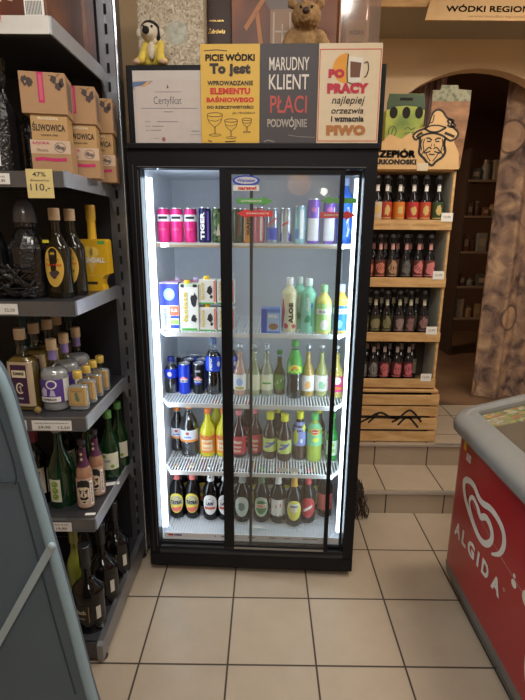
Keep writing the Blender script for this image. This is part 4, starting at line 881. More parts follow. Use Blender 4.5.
# black crinkled bottles in film on shelves two and three
CR = mat('crinkled black film', (.008,.008,.01), .12, noise=.4, nscale=20, coat=.6, bump=1., bscale=90)
def wrapped(label, loc, h, r, dome=None, lab=None):
    t = thing('wrapped_bottle', label, 'bottle', loc, 0, 'bottles wrapped in black film')
    rows = [(r*.9,0),(r,.01),(r,h*.5),(r*.75,h*.62),(r*.5,h*.72)]+([(r*.55,h*.78),(r*.6,h)] if not dome else [(r*.5,h*.78)])+[(0, h if not dome else h*.79)]
    mb = MB().lathe(rows, seg=28)
    for v in mb.bm.verts: v.co += Vector([random.uniform(-.0025, .0025) for _ in range(3)])
    mb.build('wrapped_body', CR, t, False)
    if dome: MB().lathe([(r*.62,h*.76),(r*.62,h*.80),(r*.56,h*.88),(r*.42,h*.95),(r*.2,h*.99),(0,h)], seg=20).build('cap_dome', mat('smoky ribbed cap', (.10,.10,.11), .2, coat=.5), t, True)
    if lab: b = MB().box(-.05,.022,-r-.004,-r-.003,.02,.075).build('label', PAPER, t); lettering(b, [(lab, -.014,.048,.055,.018,.03)], BLACK, flat(-r-.004))
    return t
wrapped('tall bottle in black film with a white label ending in LK on the second shelf', (-.395, -.45, 1.7505), .34, .058, None, 'MILK')
wrapped('black wrapped bottle deeper on the second shelf beside the plum cartons', (-.36, -.30, 1.7505), .30, .045)
wrapped('black wrapped bottle with a smoky dome cap, left of the two yellow label bottles', (-.364, -.42, 1.3455), .335, .062, True)
wrapped('black wrapped bottle with a smoky dome cap, cut by the left picture edge', (-.488, -.44, 1.3455), .345, .060, True)
# crumpled net of black film lying in front
t = thing('film_bundle', 'crumpled shiny black film lying in front of the wrapped bottles', 'film', (-.375, -.49, 1.3455))
mb = MB()
for k in range(16):
    a = random.uniform(0, 6); pts = [(random.uniform(-.085,.075), random.uniform(-.02,.02), random.uniform(.01,.12)) for _ in range(4)]
    mb.tube(smooth_pts(pts, 4), random.uniform(.003,.009), 5, flat=.4)
mb.build('film', CR, t)

# third shelf: two yellow label bottles, flat yellow bottle
p3 = bprof(.042, .285, .0155, .56, .80, ry=.032, n=3.2)
WOODC = mat('pale wooden cap', (.60,.43,.27), .6, noise=.15, nscale=90); DG = mat('dark amber liquor', (.014,.011,.005), .08, spec=.5)
t = bottle('liquor_bottle', 'dark bottle with a pointed oval yellow label, front one of two on the third shelf', 'bottle', p3, DG, (-.256, -.435, 1.3455), math.radians(-8), 'yellow label liquor bottles', cap=(.0185, .262, .302, WOODC),
    labels=[dict(z0=.04, z1=.175, oval=.034, mat=mat('ochre label', (.62,.38,.06), .6), marks=[([('e', 0,.153,.012,.010)], mat('dark brown ink', (.03,.02,.015), .7)), ([blob(-.006,.085,.010,.010,61), blob(.008,.088,.009,.009,62), blob(.0,.075,.008,.006,63)], mat('plum dark ink', (.06,.04,.035), .7))], text=[([('Żubrówka', 0,.117,.058,.009,.03)], mat('sign red', (.62,.03,.02), .6)), ([('500', 0,.153,.014,.007,.03)], YEL), ([('wódka regionalna', 0,.133,.046,.005,.02)], mat('dark brown ink', (.03,.02,.015), .7))])])
MB().box(-.030,-.008,-.0345,-.033,.188,.198).build('sticker', mat('bright yellow sticker', (.8,.75,.05), .5), t)
t2 = dup(t, (-.234, -.360, 1.3455), math.radians(-8), 'dark bottle with a pointed oval yellow label, rear one of two on the third shelf')
for c in list(t2.children):
    if c.name.startswith('sticker'): bpy.data.objects.remove(c)
YM = mat('yellow painted glass', (.72,.42,.02), .35, coat=.2)
t = thing('liquor_bottle', 'flat opaque yellow bottle with a long neck, notched lower corner and ice cream print', 'bottle', (-.200, -.225, 1.3455), math.radians(-5))
ol = [(-.050,0),(.036,0),(.036,.012),(.030,.030),(.034,.045),(.052,.062),(.058,.066),(.058,.19),(.052,.20),(.008,.203),(.008,.203)]
ol = [(-.055,0),(.034,0),(.034,.010),(.028,.025),(.030,.045),(.042,.060),(.058,.066),(.055,.188),(.050,.196),(-.055,.196),(-.062,.188),(-.062,.008)]
mb = MB(); mb.prism(ol, -.025, .025); mb.build('bottle_body', YM, t)
MB().lathe([(.019,.19),(.0165,.20),(.0155,.262),(.018,.264),(.018,.318),(.016,.322)], -.008, 0, seg=20).build('neck', YM, t, True)
MB().lathe([(.0185,.270),(.0185,.318),(.017,.322)], -.008, 0, seg=20).build('cap', mat('amber cap foil', (.60,.35,.04), .35), t, True)
wf = flat(-.025)
decal(t, [('p', [(-.035,.13),(.02,.13),(-.006,.065)])], mat('waffle print', (.75,.5,.12), .5), wf, .0006, 'cone_print'); decal(t, [('e', -.018,.15,.020,.020), ('e', .005,.148,.020,.019)], mat('cream yellow print', (.82,.6,.12), .5), wf, .0009, 'scoop_print')
lettering(t, [('MUNDALL', 0,.118,.095,.020,.05)], PAPER, wf, .0016); decal(t, [('r', -.030,.012,.025,.036)], mat('dark brown ink', (.03,.02,.015), .7), wf, .0006, 'name_bar'); decal(t, [('r', .022,.050,.178,.190)], mat('green sticker', (.10,.38,.08), .5), wf, .0006, 'sticker')
decal(t, [('r', -.05,.04,.058,.061)], mat('waffle print', (.75,.5,.12), .5), wf, .0006, 'line')

# fourth shelf
pq = bprof(.050, .288, .0155, .62, .78, ry=.032, n=5)
AMB = mat('amber vodka', (.13,.085,.016), .1, coat=.3, noise=.2)
t = bottle('liquor_bottle', 'square shouldered amber bottle with a dark violet label and wooden cap, front left', 'bottle', pq, CLEAR, (-.412, -.455, .9355), math.radians(-6), 'amber liquor bottles', cap=(.0195, .262, .302, WOODC), liquid=(.20, AMB),
    labels=[dict(z0=.02, z1=.185, oval=None, half=.95, mat=mat('beige label', (.5,.38,.25), .6), marks=[([('r', -.030,.030,.03,.175)], mat('aubergine print', (.045,.012,.05), .5)), ([('r', -.026,.026,.128,.155)], mat('cream print', (.8,.7,.5), .5)), ([('s', [(.013*math.cos(.5+k*.5), .088+.019*math.sin(.5+k*.5)) for k in range(11)], .005), ('s', [(-.004,.09),(.003,.098),(.002,.075)], .003)], mat('cream print', (.8,.7,.5), .5))], text=[([('ZIMMER', 0,.143,.044,.011,.04)], BLACK), ([('LIKIER', 0,.050,.02,.006,.02)], PAPER)])])
for x, y, lb in ((-.410,-.355,'amber bottle with wooden cap behind the front left amber bottle'), (-.395,-.275,'amber bottle with wooden cap in the third row on the fourth shelf'), (-.395,-.19,'rearmost amber bottle with wooden cap on the fourth shelf')): dup(t, (x, y, .9355), math.radians(-6), lb)
pv = bprof(.050, .252, .0145, .52, .72, foot=.96, ry=.046)
GIN = mat('clear spirit', (.30,.30,.32), .08, noise=.1)
def gin(lb, loc, src=[None]):
    if src[0]: return dup(src[0], loc, 0, lb)
    VI = mat('violet label print', (.10,.05,.28), .5)
    src[0] = bottle('gin_bottle', lb, 'bottle', pv, CLEAR, loc, 0, 'clear bottles with violet labels', cap=(.018, .222, .262, WOODC), labels=[dict(z0=.186, z1=.222, half=PI, mat=mat('lavender foil', (.25,.18,.45), .4)),
        dict(z0=.035, z1=.12, half=.95, mat=VI, marks=[([('r', -.044,.035,.037,.056)], PAPER), ([('e', .006,.103,.019,.017)], PAPER), ([('e', .006,.103,.014,.012)], VI), ([('p', [(-.030,.06),(-.012,.06),(-.010,.085),(-.022,.095),(-.034,.08)])], mat('pale lilac print', (.55,.5,.65), .5)), ([('p', [(-.002,.06),(.018,.06),(.014,.08),(.004,.085)])], mat('pale lilac print', (.55,.5,.65), .5))], text=[([('LAWENDA', -.004,.047,.05,.009,.03)], BLACK)]),
        dict(z0=.035, z1=.12, half=.30, a=1.27, mat=PAPER)], liquid=(.15, thin_glass('clear spirit', (.93,.94,.96), haze=.03, hcol=(.4,.42,.46), refl=.16)))
    return src[0]
gin('clear round bottle with violet label and wooden cap, front one of three', (-.308, -.445, .9355)); gin('clear bottle with violet label, second of three behind the front one', (-.305, -.345, .9355)); gin('clear bottle with violet label, rearmost of three', (-.300, -.24, .9355))
pf = bprof(.036, .132, .0125, .62, .82, ry=.019, n=4.5)
def flask(lb, loc, src=[None]):
    if src[0]: return dup(src[0], loc, 0, lb)
    src[0] = bottle('pocket_flask', lb, 'bottle', pf, CLEAR, loc, 0, 'small clear flasks with gold caps', cap=(.0165, .118, .146, mat('gold cap', (.70,.48,.10), .35, .4)), liquid=(.09, thin_glass('clear spirit', (.93,.94,.96), haze=.03, hcol=(.4,.42,.46), refl=.16)), labels=[dict(z0=.018, z1=.088, half=.92, mat=mat('tan flask label', (.55,.36,.14), .6), marks=[([blob(.0,.045,.008,.012,71), blob(-.003,.06,.006,.008,72)], mat('moss print', (.15,.2,.12), .6)), ([('s', [(-.024,.024),(.024,.024),(.024,.082),(-.024,.082),(-.024,.024)], .0015)], mat('brown line print', (.3,.15,.05), .6))], text=[([('KARKONOSKA', 0,.074,.04,.006,.02)], mat('brown line print', (.3,.15,.05), .6))])])
    return src[0]
for i, (x, y) in enumerate(((-.219,-.455), (-.214,-.385), (-.213,-.315), (-.210,-.245))):
    flask(('frontmost', 'second', 'third', 'rearmost')[i]+' of four small clear flasks with gold caps and tan labels', (x, y, .9355))
mb = MB().lathe([(0,0),(.009,.002),(.013,.012),(.009,.022),(0,.026)], seg=10); o = mb.build('glass_stopper', mat('faceted amber glass', (.25,.17,.06), .1, coat=.5), None, False, (-.352,-.505,.9355)); tag(o, 'small faceted glass stopper between the amber and violet bottles', 'stopper')
for x, y, lb in ((-.49,-.27,'dark teal capped bottle at the left edge of the fourth shelf'), (-.372,-.12,'dark green bottle at the back of the fourth shelf near the panel'), (-.49,-.14,'dark green bottle at the back left of the fourth shelf')):
    bottle('wine_bottle', lb, 'bottle', bprof(.038,.31,.015,.55,.78), mat('dark teal glass', (.008,.02,.02), .12, coat=.4), (x, y, .9355), 0, 'dark teal bottles', cap=(.017, .26, .315, mat('dark teal cap', (.02,.07,.08), .4)))

# fifth shelf
pw = bprof(.052, .325, .0165, .44, .80, foot=.95)
t = bottle('cider_bottle', 'large dark green bottle with a grey cap and a label of three apples', 'bottle', pw, GREENGLASS, (-.328, -.43, .5305), 0, cap=(.021, .303, .33, mat('grey cap', (.35,.35,.36), .4)),
    labels=[dict(z0=.03, z1=.125, half=.42, a=-.12, mat=mat('pale cider label', (.68,.68,.55), .6), marks=[([('e', -.006,.105,.012,.0125), ('e', -.006,.079,.012,.0125), ('e', -.006,.053,.012,.0125)], mat('apple green print', (.22,.36,.04), .5)), ([('e', -.009,.108,.004,.004), ('e', -.009,.082,.004,.004), ('e', -.009,.056,.004,.004)], mat('pale apple print', (.5,.6,.2), .5))])])
bottle('cider_bottle', 'dark green bottle behind the large apple label bottle', 'bottle', pw, GREENGLASS, (-.265, -.30, .5305), 0, cap=(.018, .27, .33, mat('dark green foil', (.01,.06,.03), .4)))
gw = bottle('cider_bottle', 'green bottle with light green foil and white label by the loose tag', 'bottle', bprof(.042,.30,.0155,.42,.80), GREENGLASS, (-.205, -.222, .5305), 0, 'green bottles with pale labels', cap=(.0168, .272, .305, mat('light green foil', (.15,.42,.12), .4)),
    labels=[dict(z0=.05, z1=.125, half=1.2, mat=mat('pale cider label', (.68,.68,.55), .6), marks=[([('e', -.012,.11,.007,.007), ('e', .02,.065,.008,.008)], mat('apple green print', (.22,.36,.04), .5))], text=[([('cydr', .0,.09,.03,.014,.02)], mat('slate ink', (.10,.11,.14), .6))])])
dup(gw, (-.196, -.115, .5305), 0, 'green bottle with light green foil deeper by the upright')
pz = bprof(.033, .275, .0125, .50, .78)
def beard(lb, loc, src=[None]):
    if src[0]: return dup(src[0], loc, 0, lb)
    PKL = mat('pink liquor', (.45,.22,.14), .12, coat=.3); PL = mat('plum neck label', (.10,.02,.07), .5); SKN = mat('cream print', (.8,.7,.5), .5)
    src[0] = bottle('cider_bottle', lb, 'bottle', pz, CLEAR, loc, math.radians(8), 'small bottles with a bearded face label', cap=(.0145, .262, .280, mat('dark crown cap', (.06,.05,.06), .35, .5)), liquid=(.22, PKL),
        labels=[dict(z0=.175, z1=.245, half=PI, mat=PL, marks=[([('e', -.002,.225,.005,.006), ('e', -.002,.205,.005,.006)], SKN)]), dict(z0=.012, z1=.132, half=1.15, mat=mat('rose beige label', (.55,.38,.30), .6), marks=[
            ([('p', [(-.024,.05),(-.022,.09),(-.012,.10),(.012,.10),(.020,.09),(.020,.05),(.008,.028),(-.008,.028)])], SKN), ([('p', [(-.026,.092),(-.022,.118),(-.006,.128),(.014,.126),(.024,.112),(.022,.09),(.010,.098),(-.012,.098)]), ('p', [(-.018,.05),(-.010,.058),(0,.052),(.010,.058),(.018,.05),(.010,.044),(-.010,.044)]), ('p', [(-.017,.078),(-.006,.078),(-.006,.084),(-.017,.086)]), ('p', [(.004,.078),(.015,.078),(.015,.086),(.004,.084)]), ('p', [(-.004,.06),(.003,.06),(0,.076)]), ('p', [(-.012,.038),(.012,.038),(.0,.030)])], BLACK), ([('e', -.011,.074,.004,.003), ('e', .009,.074,.004,.003)], BLACK), ([('r', .024,.036,.02,.12)], PAPER)], text=[([('BRODACZ', .030,.07,.085,.007,.03,'V')], BLACK)])])
    return src[0]
beard('small pink bottle with a bearded face label, front one on the fifth shelf', (-.228, -.455, .5305)); beard('small pink bottle with a bearded face label, just behind the front one', (-.214, -.365, .5305))
t = bottle('wine_bottle', 'dark bottle with a narrow cream label left of the apple bottle', 'bottle', bprof(.04,.31,.015,.6,.8), DARKGLASS, (-.424, -.43, .5305), 0, cap=(.0175,.26,.315, mat('wine red foil', (.2,.02,.04), .4)), labels=[dict(z0=.05, z1=.16, half=1.0, a=.2, mat=mat('cream label', (.62,.55,.42), .6), text=[([('WINO', .024,.11,.08,.012,.03,'V')], BLACK)])])
dup(t, (-.37, -.28, .5305), .3, 'dark wine bottle in the back row on the fifth shelf')

# base shelf: dark handled bottles
pj = bprof(.061, .345, .0175, .46, .66, foot=.97, ry=.054)
JB = mat('black whisky glass', (.004,.0035,.004), .09, spec=.45)
def jug(lb, loc, src=[None]):
    if src[0]: return dup(src[0], loc, math.radians(-15), lb)
    src[0] = bottle('whisky_bottle', lb, 'bottle', pj, JB, loc, math.radians(-15), 'dark bulbous whisky bottles', cap=(.0215, .262, .352, mat('black cap', (.012,.012,.014), .35)), labels=[
        dict(z0=.05, z1=.125, half=.62, mat=BLACK, marks=[([('s', [(-.032,.053),(.032,.053),(.032,.122),(-.032,.122),(-.032,.053)], .002)], GOLD)], text=[([('Black', 0,.10,.048,.018,.04), ('whisky', 0,.072,.036,.009,.02)], mat('silver gold print', (.55,.45,.3), .4))]),
        dict(z0=.06, z1=.115, half=.16, a=1.15, mat=mat('tax label', (.55,.52,.45), .6)), dict(z0=.27, z1=.345, half=.22, a=.6, mat=mat('tax strip', (.55,.55,.52), .6))])
    return src[0]
jug('frontmost of three dark bulbous whisky bottles on the base shelf', (-.205, -.575, .0905)); jug('middle one of three dark bulbous whisky bottles on the base shelf', (-.195, -.44, .0905)); jug('rearmost of three dark bulbous whisky bottles on the base shelf', (-.19, -.285, .0905))
bottle('wine_bottle', 'yellow green wine bottle left of the front whisky bottle on the base shelf', 'bottle', bprof(.036,.36,.0145,.55,.8), mat('yellow green glass', (.16,.18,.02), .12, coat=.4), (-.275, -.50, .0905), 0, cap=(.016,.31,.365, mat('olive foil', (.3,.3,.08), .4)), labels=[dict(z0=.04, z1=.12, half=1.0, mat=mat('neon green label', (.15,.6,.08), .5))])
for x, y, lb in ((-.30,-.35,'dark bottle at the back of the base shelf behind the wine bottle'), (-.28,-.2,'dark bottle deepest on the base shelf')): bottle('wine_bottle', lb, 'bottle', bprof(.04,.32,.015,.55,.8), DARKGLASS, (x, y, .0905), 0, 'dark bottles at the back of the base shelf', cap=(.017,.27,.325, BLACK))
# ============================================================ BEER RACK ON THE STEPS
WD = ramp_mat('light pine wood', [(.35,(.48,.28,.11)),(.55,(.60,.37,.16)),(.75,(.68,.44,.21))], 14, 4, .6, stretch=(.6,3,3)); WDD = mat('pine inner side', (.30,.30,.22), .4)
CZ = .2725
cr = thing('wooden_crate', 'slatted pine crate with black mountain line standing on the tiled landing', 'crate', (1.30, .85, CZ))
for i, (z0, z1) in enumerate(((.005,.075), (.088,.165), (.180,.242), (.252,.318), (.336,.352))):
    m = MB().box(-.29,.245,-.16,-.147,z0,z1,.002) if i < 4 else MB().box(-.29,.243,-.16,.12,.336,.350,.002)
    m.box(-.29,.245,.115,.125,z0,z1) if i < 4 else None
    m.build('slat', WD, cr)
m = MB()
for x in (-.275,.225):
    for y in (-.146,.09): m.box(x-.015,x+.019,y,y+.025,0,.336)
m.build('corner_post', WD, cr)
m = MB()
for z0, z1 in ((.005,.075), (.088,.165), (.180,.242), (.252,.318)): m.box(-.29,-.278,-.146,.115,z0,z1).box(.245,.255,-.155,.12,z0,z1)
m.build('side_slats', WD, cr)
MB().box(-.277,.24,-.13,.11,.002,.33).build('gap_shade_block', mat('crate inner shade', (.02,.012,.008), .9), cr)  # near-black block stands in for the shade behind the slats
MT = [[(1.126-.06,.404),(1.126,.439),(1.163,.464),(1.201,.473),(1.249,.448),(1.305,.432)],[(1.12,.405),(1.178,.464)],[(1.063,.443),(1.281,.44),(1.451,.442)],[(1.268,.41),(1.305,.432),(1.341,.469),(1.373,.491),(1.405,.472),(1.454,.412)],[(1.308,.39),(1.344,.433),(1.377,.441),(1.437,.375)]]
decal(cr, [('s', [(x-1.30, z-CZ) for x, z in smooth_pts(s_)], .013) for s_ in MT]+[('r', -.24,.19,.078,.088)], mat('black paint and gap shade', (.015,.012,.01), .7), flat(-.16), .0012, 'mountain_and_gap_shade')  # mountain strokes, plus a bar painting the shaded gap between lower slats
rk = thing('beer_rack', 'tall narrow pine beer rack with four shelves of bottles on the crate', 'rack', (1.27, .82, CZ+.352))
RX0, RX1 = 1.02-1.27, 1.524-1.27; rz0 = CZ+.352
m = MB().box(RX1-.014, RX1, -.10, .10, 0, 1.935-rz0).box(RX0, RX0+.014, -.10, .10, 0, 1.935-rz0); m.build('side_panel', WD, rk)
MB().box(RX1-.0165, RX1-.0142, -.09, .09, .03, 1.92-rz0).build('lit_inner_side', mat('lit inner side tone', (.66,.69,.60), .3, .1), rk)  # pale sheet paints the light on the side panel's inner face
MB().box(RX0, RX1, .10, .106, 0, 1.935-rz0).build('back_board', mat('dark rack back', (.05,.035,.025), .7), rk)
MB().box(RX0, RX1, -.10, .10, 1.905-rz0, 1.92-rz0).build('top_board', WD, rk)
STR = [1.643, 1.315, .984, .690]
for z in STR:
    s_ = MB().box(RX0+.014, RX1-.0168, -.098, .10, z-.052-rz0, z-.042-rz0).build('shelf', WD, rk)
    f_ = MB().box(RX0-.002, RX1+.001, -.112, -.1005, z-.056-rz0, z-rz0, .0015).build('front_strip', WD, s_)
    if z > 1.5: lettering(f_, [('RZEPIÓR · RZEPIÓR · RZEPIÓR · RZEPIÓR', .02, z-.028-rz0, .40, .010, 0)], mat('burnt wood lettering', (.38,.22,.09), .7), flat(-.112))
for i, (x, z) in enumerate(((1.462,1.646),(1.446,1.318),(1.438,.987),(1.432,.690))):
    t = thing('price_tag', 'white price tag at the right end of the '+('top','second','third','lowest')[i]+' beer rack strip', 'price tag', (x+.03, .7065, z-.012))
    b = MB().box(-.033,.033,-.0008,0,0,.048).build('tag_card', PAPER, t); lettering(b, [('12,90', 0,.025,.04,.014,.02)], GREY, flat(-.0008))
# swing top bottles
BG = mat('dark rack bottle glass', (.008,.007,.010), .09, spec=.45)
prk = bprof(.0325, .262, .0125, .50, .80)
def rack_bottle(lb, loc, lab, dot, blobc, group, key, cache={}):
    if key in cache: return dup(cache[key], loc, 0, lb, group)
    t = bottle('beer_bottle', lb, 'beer bottle', prk, BG, loc, 0, group, labels=[dict(z0=.050, z1=.142, half=1.45, mat=lab, marks=[([blob(.002,.098,(.017 if key < 6 else .026),(.024 if key < 6 else .036),key+80)], blobc), ([('r',-.03,.03,.055,.060)], blobc)]), dict(z0=.198, z1=.232, half=.8, mat=dot)], seg=16)
    MB().lathe([(.009,.262),(.012,.266),(.012,.276),(.008,.282)], seg=12).build('porcelain_stopper', mat('porcelain', (.16,.17,.22), .2), t, True)
    m = MB()
    for s_ in (-1, 1): m.tube([(s_*.004,-.004,.281),(s_*.0155,-.004,.268),(s_*.0165,-.002,.246),(s_*.0145,-.006,.232),(0,-.016,.228)], .0012, 5)
    m.build('wire_clip', mat('dull dark wire', (.12,.13,.17), .4, .6), t)
    t.scale = (1.06, 1.06, 1.06); cache[key] = t; return t
L = lambda n, c: mat(n, c, .5)
rows = [
 (1.591, [(1.101,'cream',L('rack cream label',(.55,.48,.38))),(1.156,'red with a cream medallion',L('rack red label',(.42,.04,.02))),(1.230,'orange and yellow',L('rack orange label',(.62,.18,.02))),(1.309,'dark red with a golden picture',L('rack crimson label',(.45,.03,.03))),(1.380,'red and golden',L('rack scarlet label',(.48,.06,.03))),(1.452,'dark green',L('rack green label',(.03,.07,.02)))], 'top', PAPER, L('rack gold print',(.6,.42,.15))),
 (1.263, [(1.072,'brick red',L('rack brick label',(.38,.09,.06))),(1.141,'salmon red',L('rack salmon label',(.45,.13,.09))),(1.213,'tan brown',L('rack tan label',(.32,.18,.10))),(1.294,'dark grey',L('rack grey label',(.08,.08,.08))),(1.368,'pinkish red',L('rack pink label',(.48,.12,.12))),(1.437,'rose red',L('rack rose label',(.5,.14,.14)))], 'second', L('rack pink dot',(.6,.3,.28)), L('rack dusk print',(.30,.20,.16))),
 (.932, [(1.066,'grey yellow',L('rack olive label',(.14,.13,.06))),(1.135,'grey with a yellow line',L('rack moss label',(.16,.15,.07))),(1.205,'grey and greenish yellow',L('rack lichen label',(.14,.14,.06))),(1.281,'greyish with a pink centre',L('rack mauve label',(.20,.14,.14))),(1.348,'narrow dark mauve',L('rack plum label',(.16,.08,.08))),(1.430,'dark with a rose band',L('rack wine label',(.20,.10,.10)))], 'third', L('rack pale dot',(.55,.53,.40)), L('rack ash print',(.30,.28,.2))),
 (.638, [(1.075,'grey',L('rack slate label',(.13,.13,.13))),(1.142,'mid grey',L('rack stone label',(.17,.17,.17))),(1.211,'raspberry pink',L('rack raspberry label',(.42,.09,.11))),(1.289,'strawberry pink',L('rack strawberry label',(.45,.10,.12))),(1.361,'cherry pink',L('rack cherry label',(.45,.09,.12)))], 'lowest', L('rack grey dot',(.5,.42,.42)), L('rack ash print',(.30,.28,.2)))]
k = 0
for zi, (z, its, nm, dot, bc) in enumerate(rows):
    for x, d, lm in its:
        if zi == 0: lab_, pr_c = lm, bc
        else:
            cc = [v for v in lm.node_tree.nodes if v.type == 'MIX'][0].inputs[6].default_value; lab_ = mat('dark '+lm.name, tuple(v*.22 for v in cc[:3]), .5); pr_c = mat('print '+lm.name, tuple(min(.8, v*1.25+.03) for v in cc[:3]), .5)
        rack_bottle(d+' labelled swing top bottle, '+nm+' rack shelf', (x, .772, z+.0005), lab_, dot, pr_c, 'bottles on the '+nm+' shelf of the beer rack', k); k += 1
    for j, x in enumerate((1.12,1.19,1.265,1.34,1.41)):
        rack_bottle('dark swing top bottle in the back row of the '+nm+' rack shelf', (x, .858, z+.0005), its[1][2], dot, bc, 'back row bottles of the '+nm+' rack shelf', 30+zi)
# wooden sign with the bearded man
OUT = [(0.93,1.911),(.93,1.985),(1.0,2.0),(1.075,2.034),(1.133,2.092),(1.198,2.068),(1.247,2.102),(1.256,2.081),(1.271,2.114),(1.332,2.133),(1.345,2.188),(1.37,2.217),(1.401,2.212),(1.43,2.184),(1.475,2.161),(1.467,2.14),(1.505,2.106),(1.5,2.075),(1.485,2.056),(1.518,1.998),(1.527,1.914)]
HAT = [(1.258,2.085),(1.282,2.107),(1.332,2.13),(1.352,2.189),(1.375,2.214),(1.407,2.208),(1.436,2.175),(1.473,2.161),(1.46,2.14),(1.502,2.104),(1.495,2.075),(1.463,2.061),(1.419,2.086),(1.366,2.098),(1.315,2.088),(1.276,2.064),(1.258,2.085)]
BEARD = [(1.297,2.079),(1.301,2.035),(1.301,1.996),(1.332,1.967),(1.349,1.948),(1.377,1.933),(1.396,1.953),(1.43,1.978),(1.443,2.007),(1.432,2.046),(1.439,2.075)]
MUST = [(1.332,2.021),(1.347,2.031),(1.374,2.021),(1.389,2.028),(1.407,2.017),(1.396,2.005),(1.375,2.011),(1.349,2.004)]
sg = thing('wooden_sign', 'cut out plywood sign with a bearded man in a pointed hat on the beer rack', 'sign', (1.27, .70, 1.9105))
o_ = lambda pts, dx=0, dz=0: [(x-1.27+dx, z-1.9105+dz) for x, z in pts]
b = MB().prism([(max(x, .985-1.27), z) for x, z in o_(OUT)], 0, .008).build('sign_board', mat('plywood board', (.60,.38,.17), .6, noise=.1, nscale=20), sg)
INK = mat('burnt black line', (.02,.014,.01), .7)
wf = flat(0.)
sh = [('s', smooth_pts(o_(HAT), 4), .008), ('s', smooth_pts(o_([(1.317,2.122),(1.352,2.105),(1.393,2.105),(1.436,2.128)])), .008), ('s', smooth_pts(o_([(1.317,2.118),(1.352,2.135),(1.393,2.137),(1.436,2.126)])), .005), ('s', smooth_pts(o_(BEARD)), .010)]
sh += [('s', smooth_pts(o_([(1.452,2.145),(1.44,2.16),(1.455,2.165),(1.47,2.15),(1.485,2.135),(1.46,2.13),(1.44,2.14)])), .008)]
for s_ in (-1, 1):
    X = lambda x: 1.372+s_*x
    sh += [('s', smooth_pts(o_([(X(.005),2.018),(X(.02),2.026),(X(.036),2.012),(X(.045),1.998),(X(.03),2.000),(X(.01),2.006)])), .005), ('s', o_([(X(.008),2.062),(X(.022),2.073),(X(.040),2.072)]), .006), ('s', o_([(X(.012),2.055),(X(.034),2.057)]), .005), ('s', smooth_pts(o_([(X(.048),2.07),(X(.054),2.04),(X(.047),2.01),(X(.060),1.985)])), .004), ('s', smooth_pts(o_([(X(.06),2.07),(X(.066),2.04),(X(.058),2.01)])), .004), ('s', o_([(X(.006),2.045),(X(.010),2.030)]), .003),
        ('s', smooth_pts(o_([(X(.035),1.998),(X(.022),1.975),(X(.006),1.955)])), .004)]
sh += [('s', o_([(1.355,1.990),(1.388,1.990)]), .005), ('s', smooth_pts(o_([(1.345,2.15),(1.36,2.155),(1.365,2.19)])), .004), ('s', smooth_pts(o_([(1.31,2.10),(1.29,2.09),(1.28,2.075)])), .010), ('s', smooth_pts(o_([(1.43,2.10),(1.46,2.09),(1.485,2.08)])), .010)]
decal(b, [(x[0], x[1], x[2]*1.35) for x in sh], INK, wf, .0008, 'bearded_man')
lettering(b, [('RZEPIÓR', 1.165-1.27,1.995-1.9105,.225,.042,.09), ('KARKONOSKI', 1.158-1.27,1.950-1.9105,.262,.028,.08)], INK, wf)
t = thing('price_tag', 'small pale tag at the lower edge of the plywood sign', 'price tag', (1.325, .6985, 1.905)); MB().box(-.03,.03,-.0008,0,0,.04).build('tag_card', mat('pale tan tag', (.6,.5,.35), .7), t)
# carriers on the rack top
t = thing('bottle_carrier', 'green cardboard bottle carrier with handle slot and three dark holes behind the sign', 'bottle carrier', (1.222, .78, 1.925))
GC = ramp_mat('green yellow carrier print', [(.3,(.10,.17,.03)),(.5,(.30,.36,.05)),(.7,(.48,.48,.10))], 6, 3, .5)
m = MB().prism([(-.105,0),(.105,0),(.105,.33),(.095,.38),(-.095,.38),(-.105,.33)], -.03, -.028).box(-.105,.105,.03,.032,0,.30).box(-.105,-.103,-.028,.03,0,.30).box(.103,.105,-.028,.03,0,.30).box(-.103,.103,-.028,.03,0,.002); b = m.build('carrier_body', GC, t)
wf = flat(-.03)
decal(b, [('p', [(-.105,.30),(-.09,.30),(-.06,.315),(0,.32),(.06,.315),(.09,.30),(.105,.30),(.105,.33),(.095,.379),(-.095,.379),(-.105,.33)])], mat('dark green print', (.03,.06,.02), .5), wf, .0006, 'dark_top'); decal(b, [('r', -.035,.035,.345,.360), ('e', -.065,.285,.022,.03), ('e', .005,.285,.022,.03), ('e', .075,.285,.022,.03)], mat('hole dark', (.012,.01,.008), .9), wf, .001, 'cutout')
decal(b, [('s', [(-.065+.022*math.cos(k*PI/6), .19+.026*math.sin(k*PI/6)) for k in range(13)], .004), ('s', [(-.07,.17),(-.06,.21)], .004), ('s', smooth_pts([(0,.20),(.02,.21),(.04,.2),(.06,.21)]), .004), ('s', [(0,.18),(.06,.185)], .003)], mat('dark green print', (.03,.06,.02), .5), wf, .0008, 'logo')
t = thing('bottle_carrier', 'brown cardboard bottle carrier with a weathered grey green top beside the hat', 'bottle carrier', (1.468, .785, 1.925))
m = MB().prism([(-.085,0),(.085,0),(.105,.28),(.105,.40),(.035,.405),(.03,.425),(-.06,.425),(-.065,.40),(-.105,.40),(-.105,.28)], -.03, -.027).box(-.085,.085,.03,.033,0,.30).box(-.085,-.082,-.027,.03,0,.28).box(.082,.085,-.027,.03,0,.28); b = m.build('carrier_body', ramp_mat('brown board print', [(.3,(.16,.07,.03)),(.6,(.30,.14,.06)),(.8,(.36,.18,.09))], 10, 3, .6, stretch=(1,1,3)), t)
decal(b, [('p', [(-.104,.345),(.104,.345),(.104,.399),(.035,.404),(.03,.424),(-.06,.424),(-.065,.399),(-.104,.399)])], ramp_mat('weathered paint', [(.35,(.10,.11,.07)),(.55,(.28,.27,.18)),(.7,(.16,.15,.10))], 30, 5, .7), flat(-.03), .0006, 'weathered_top')

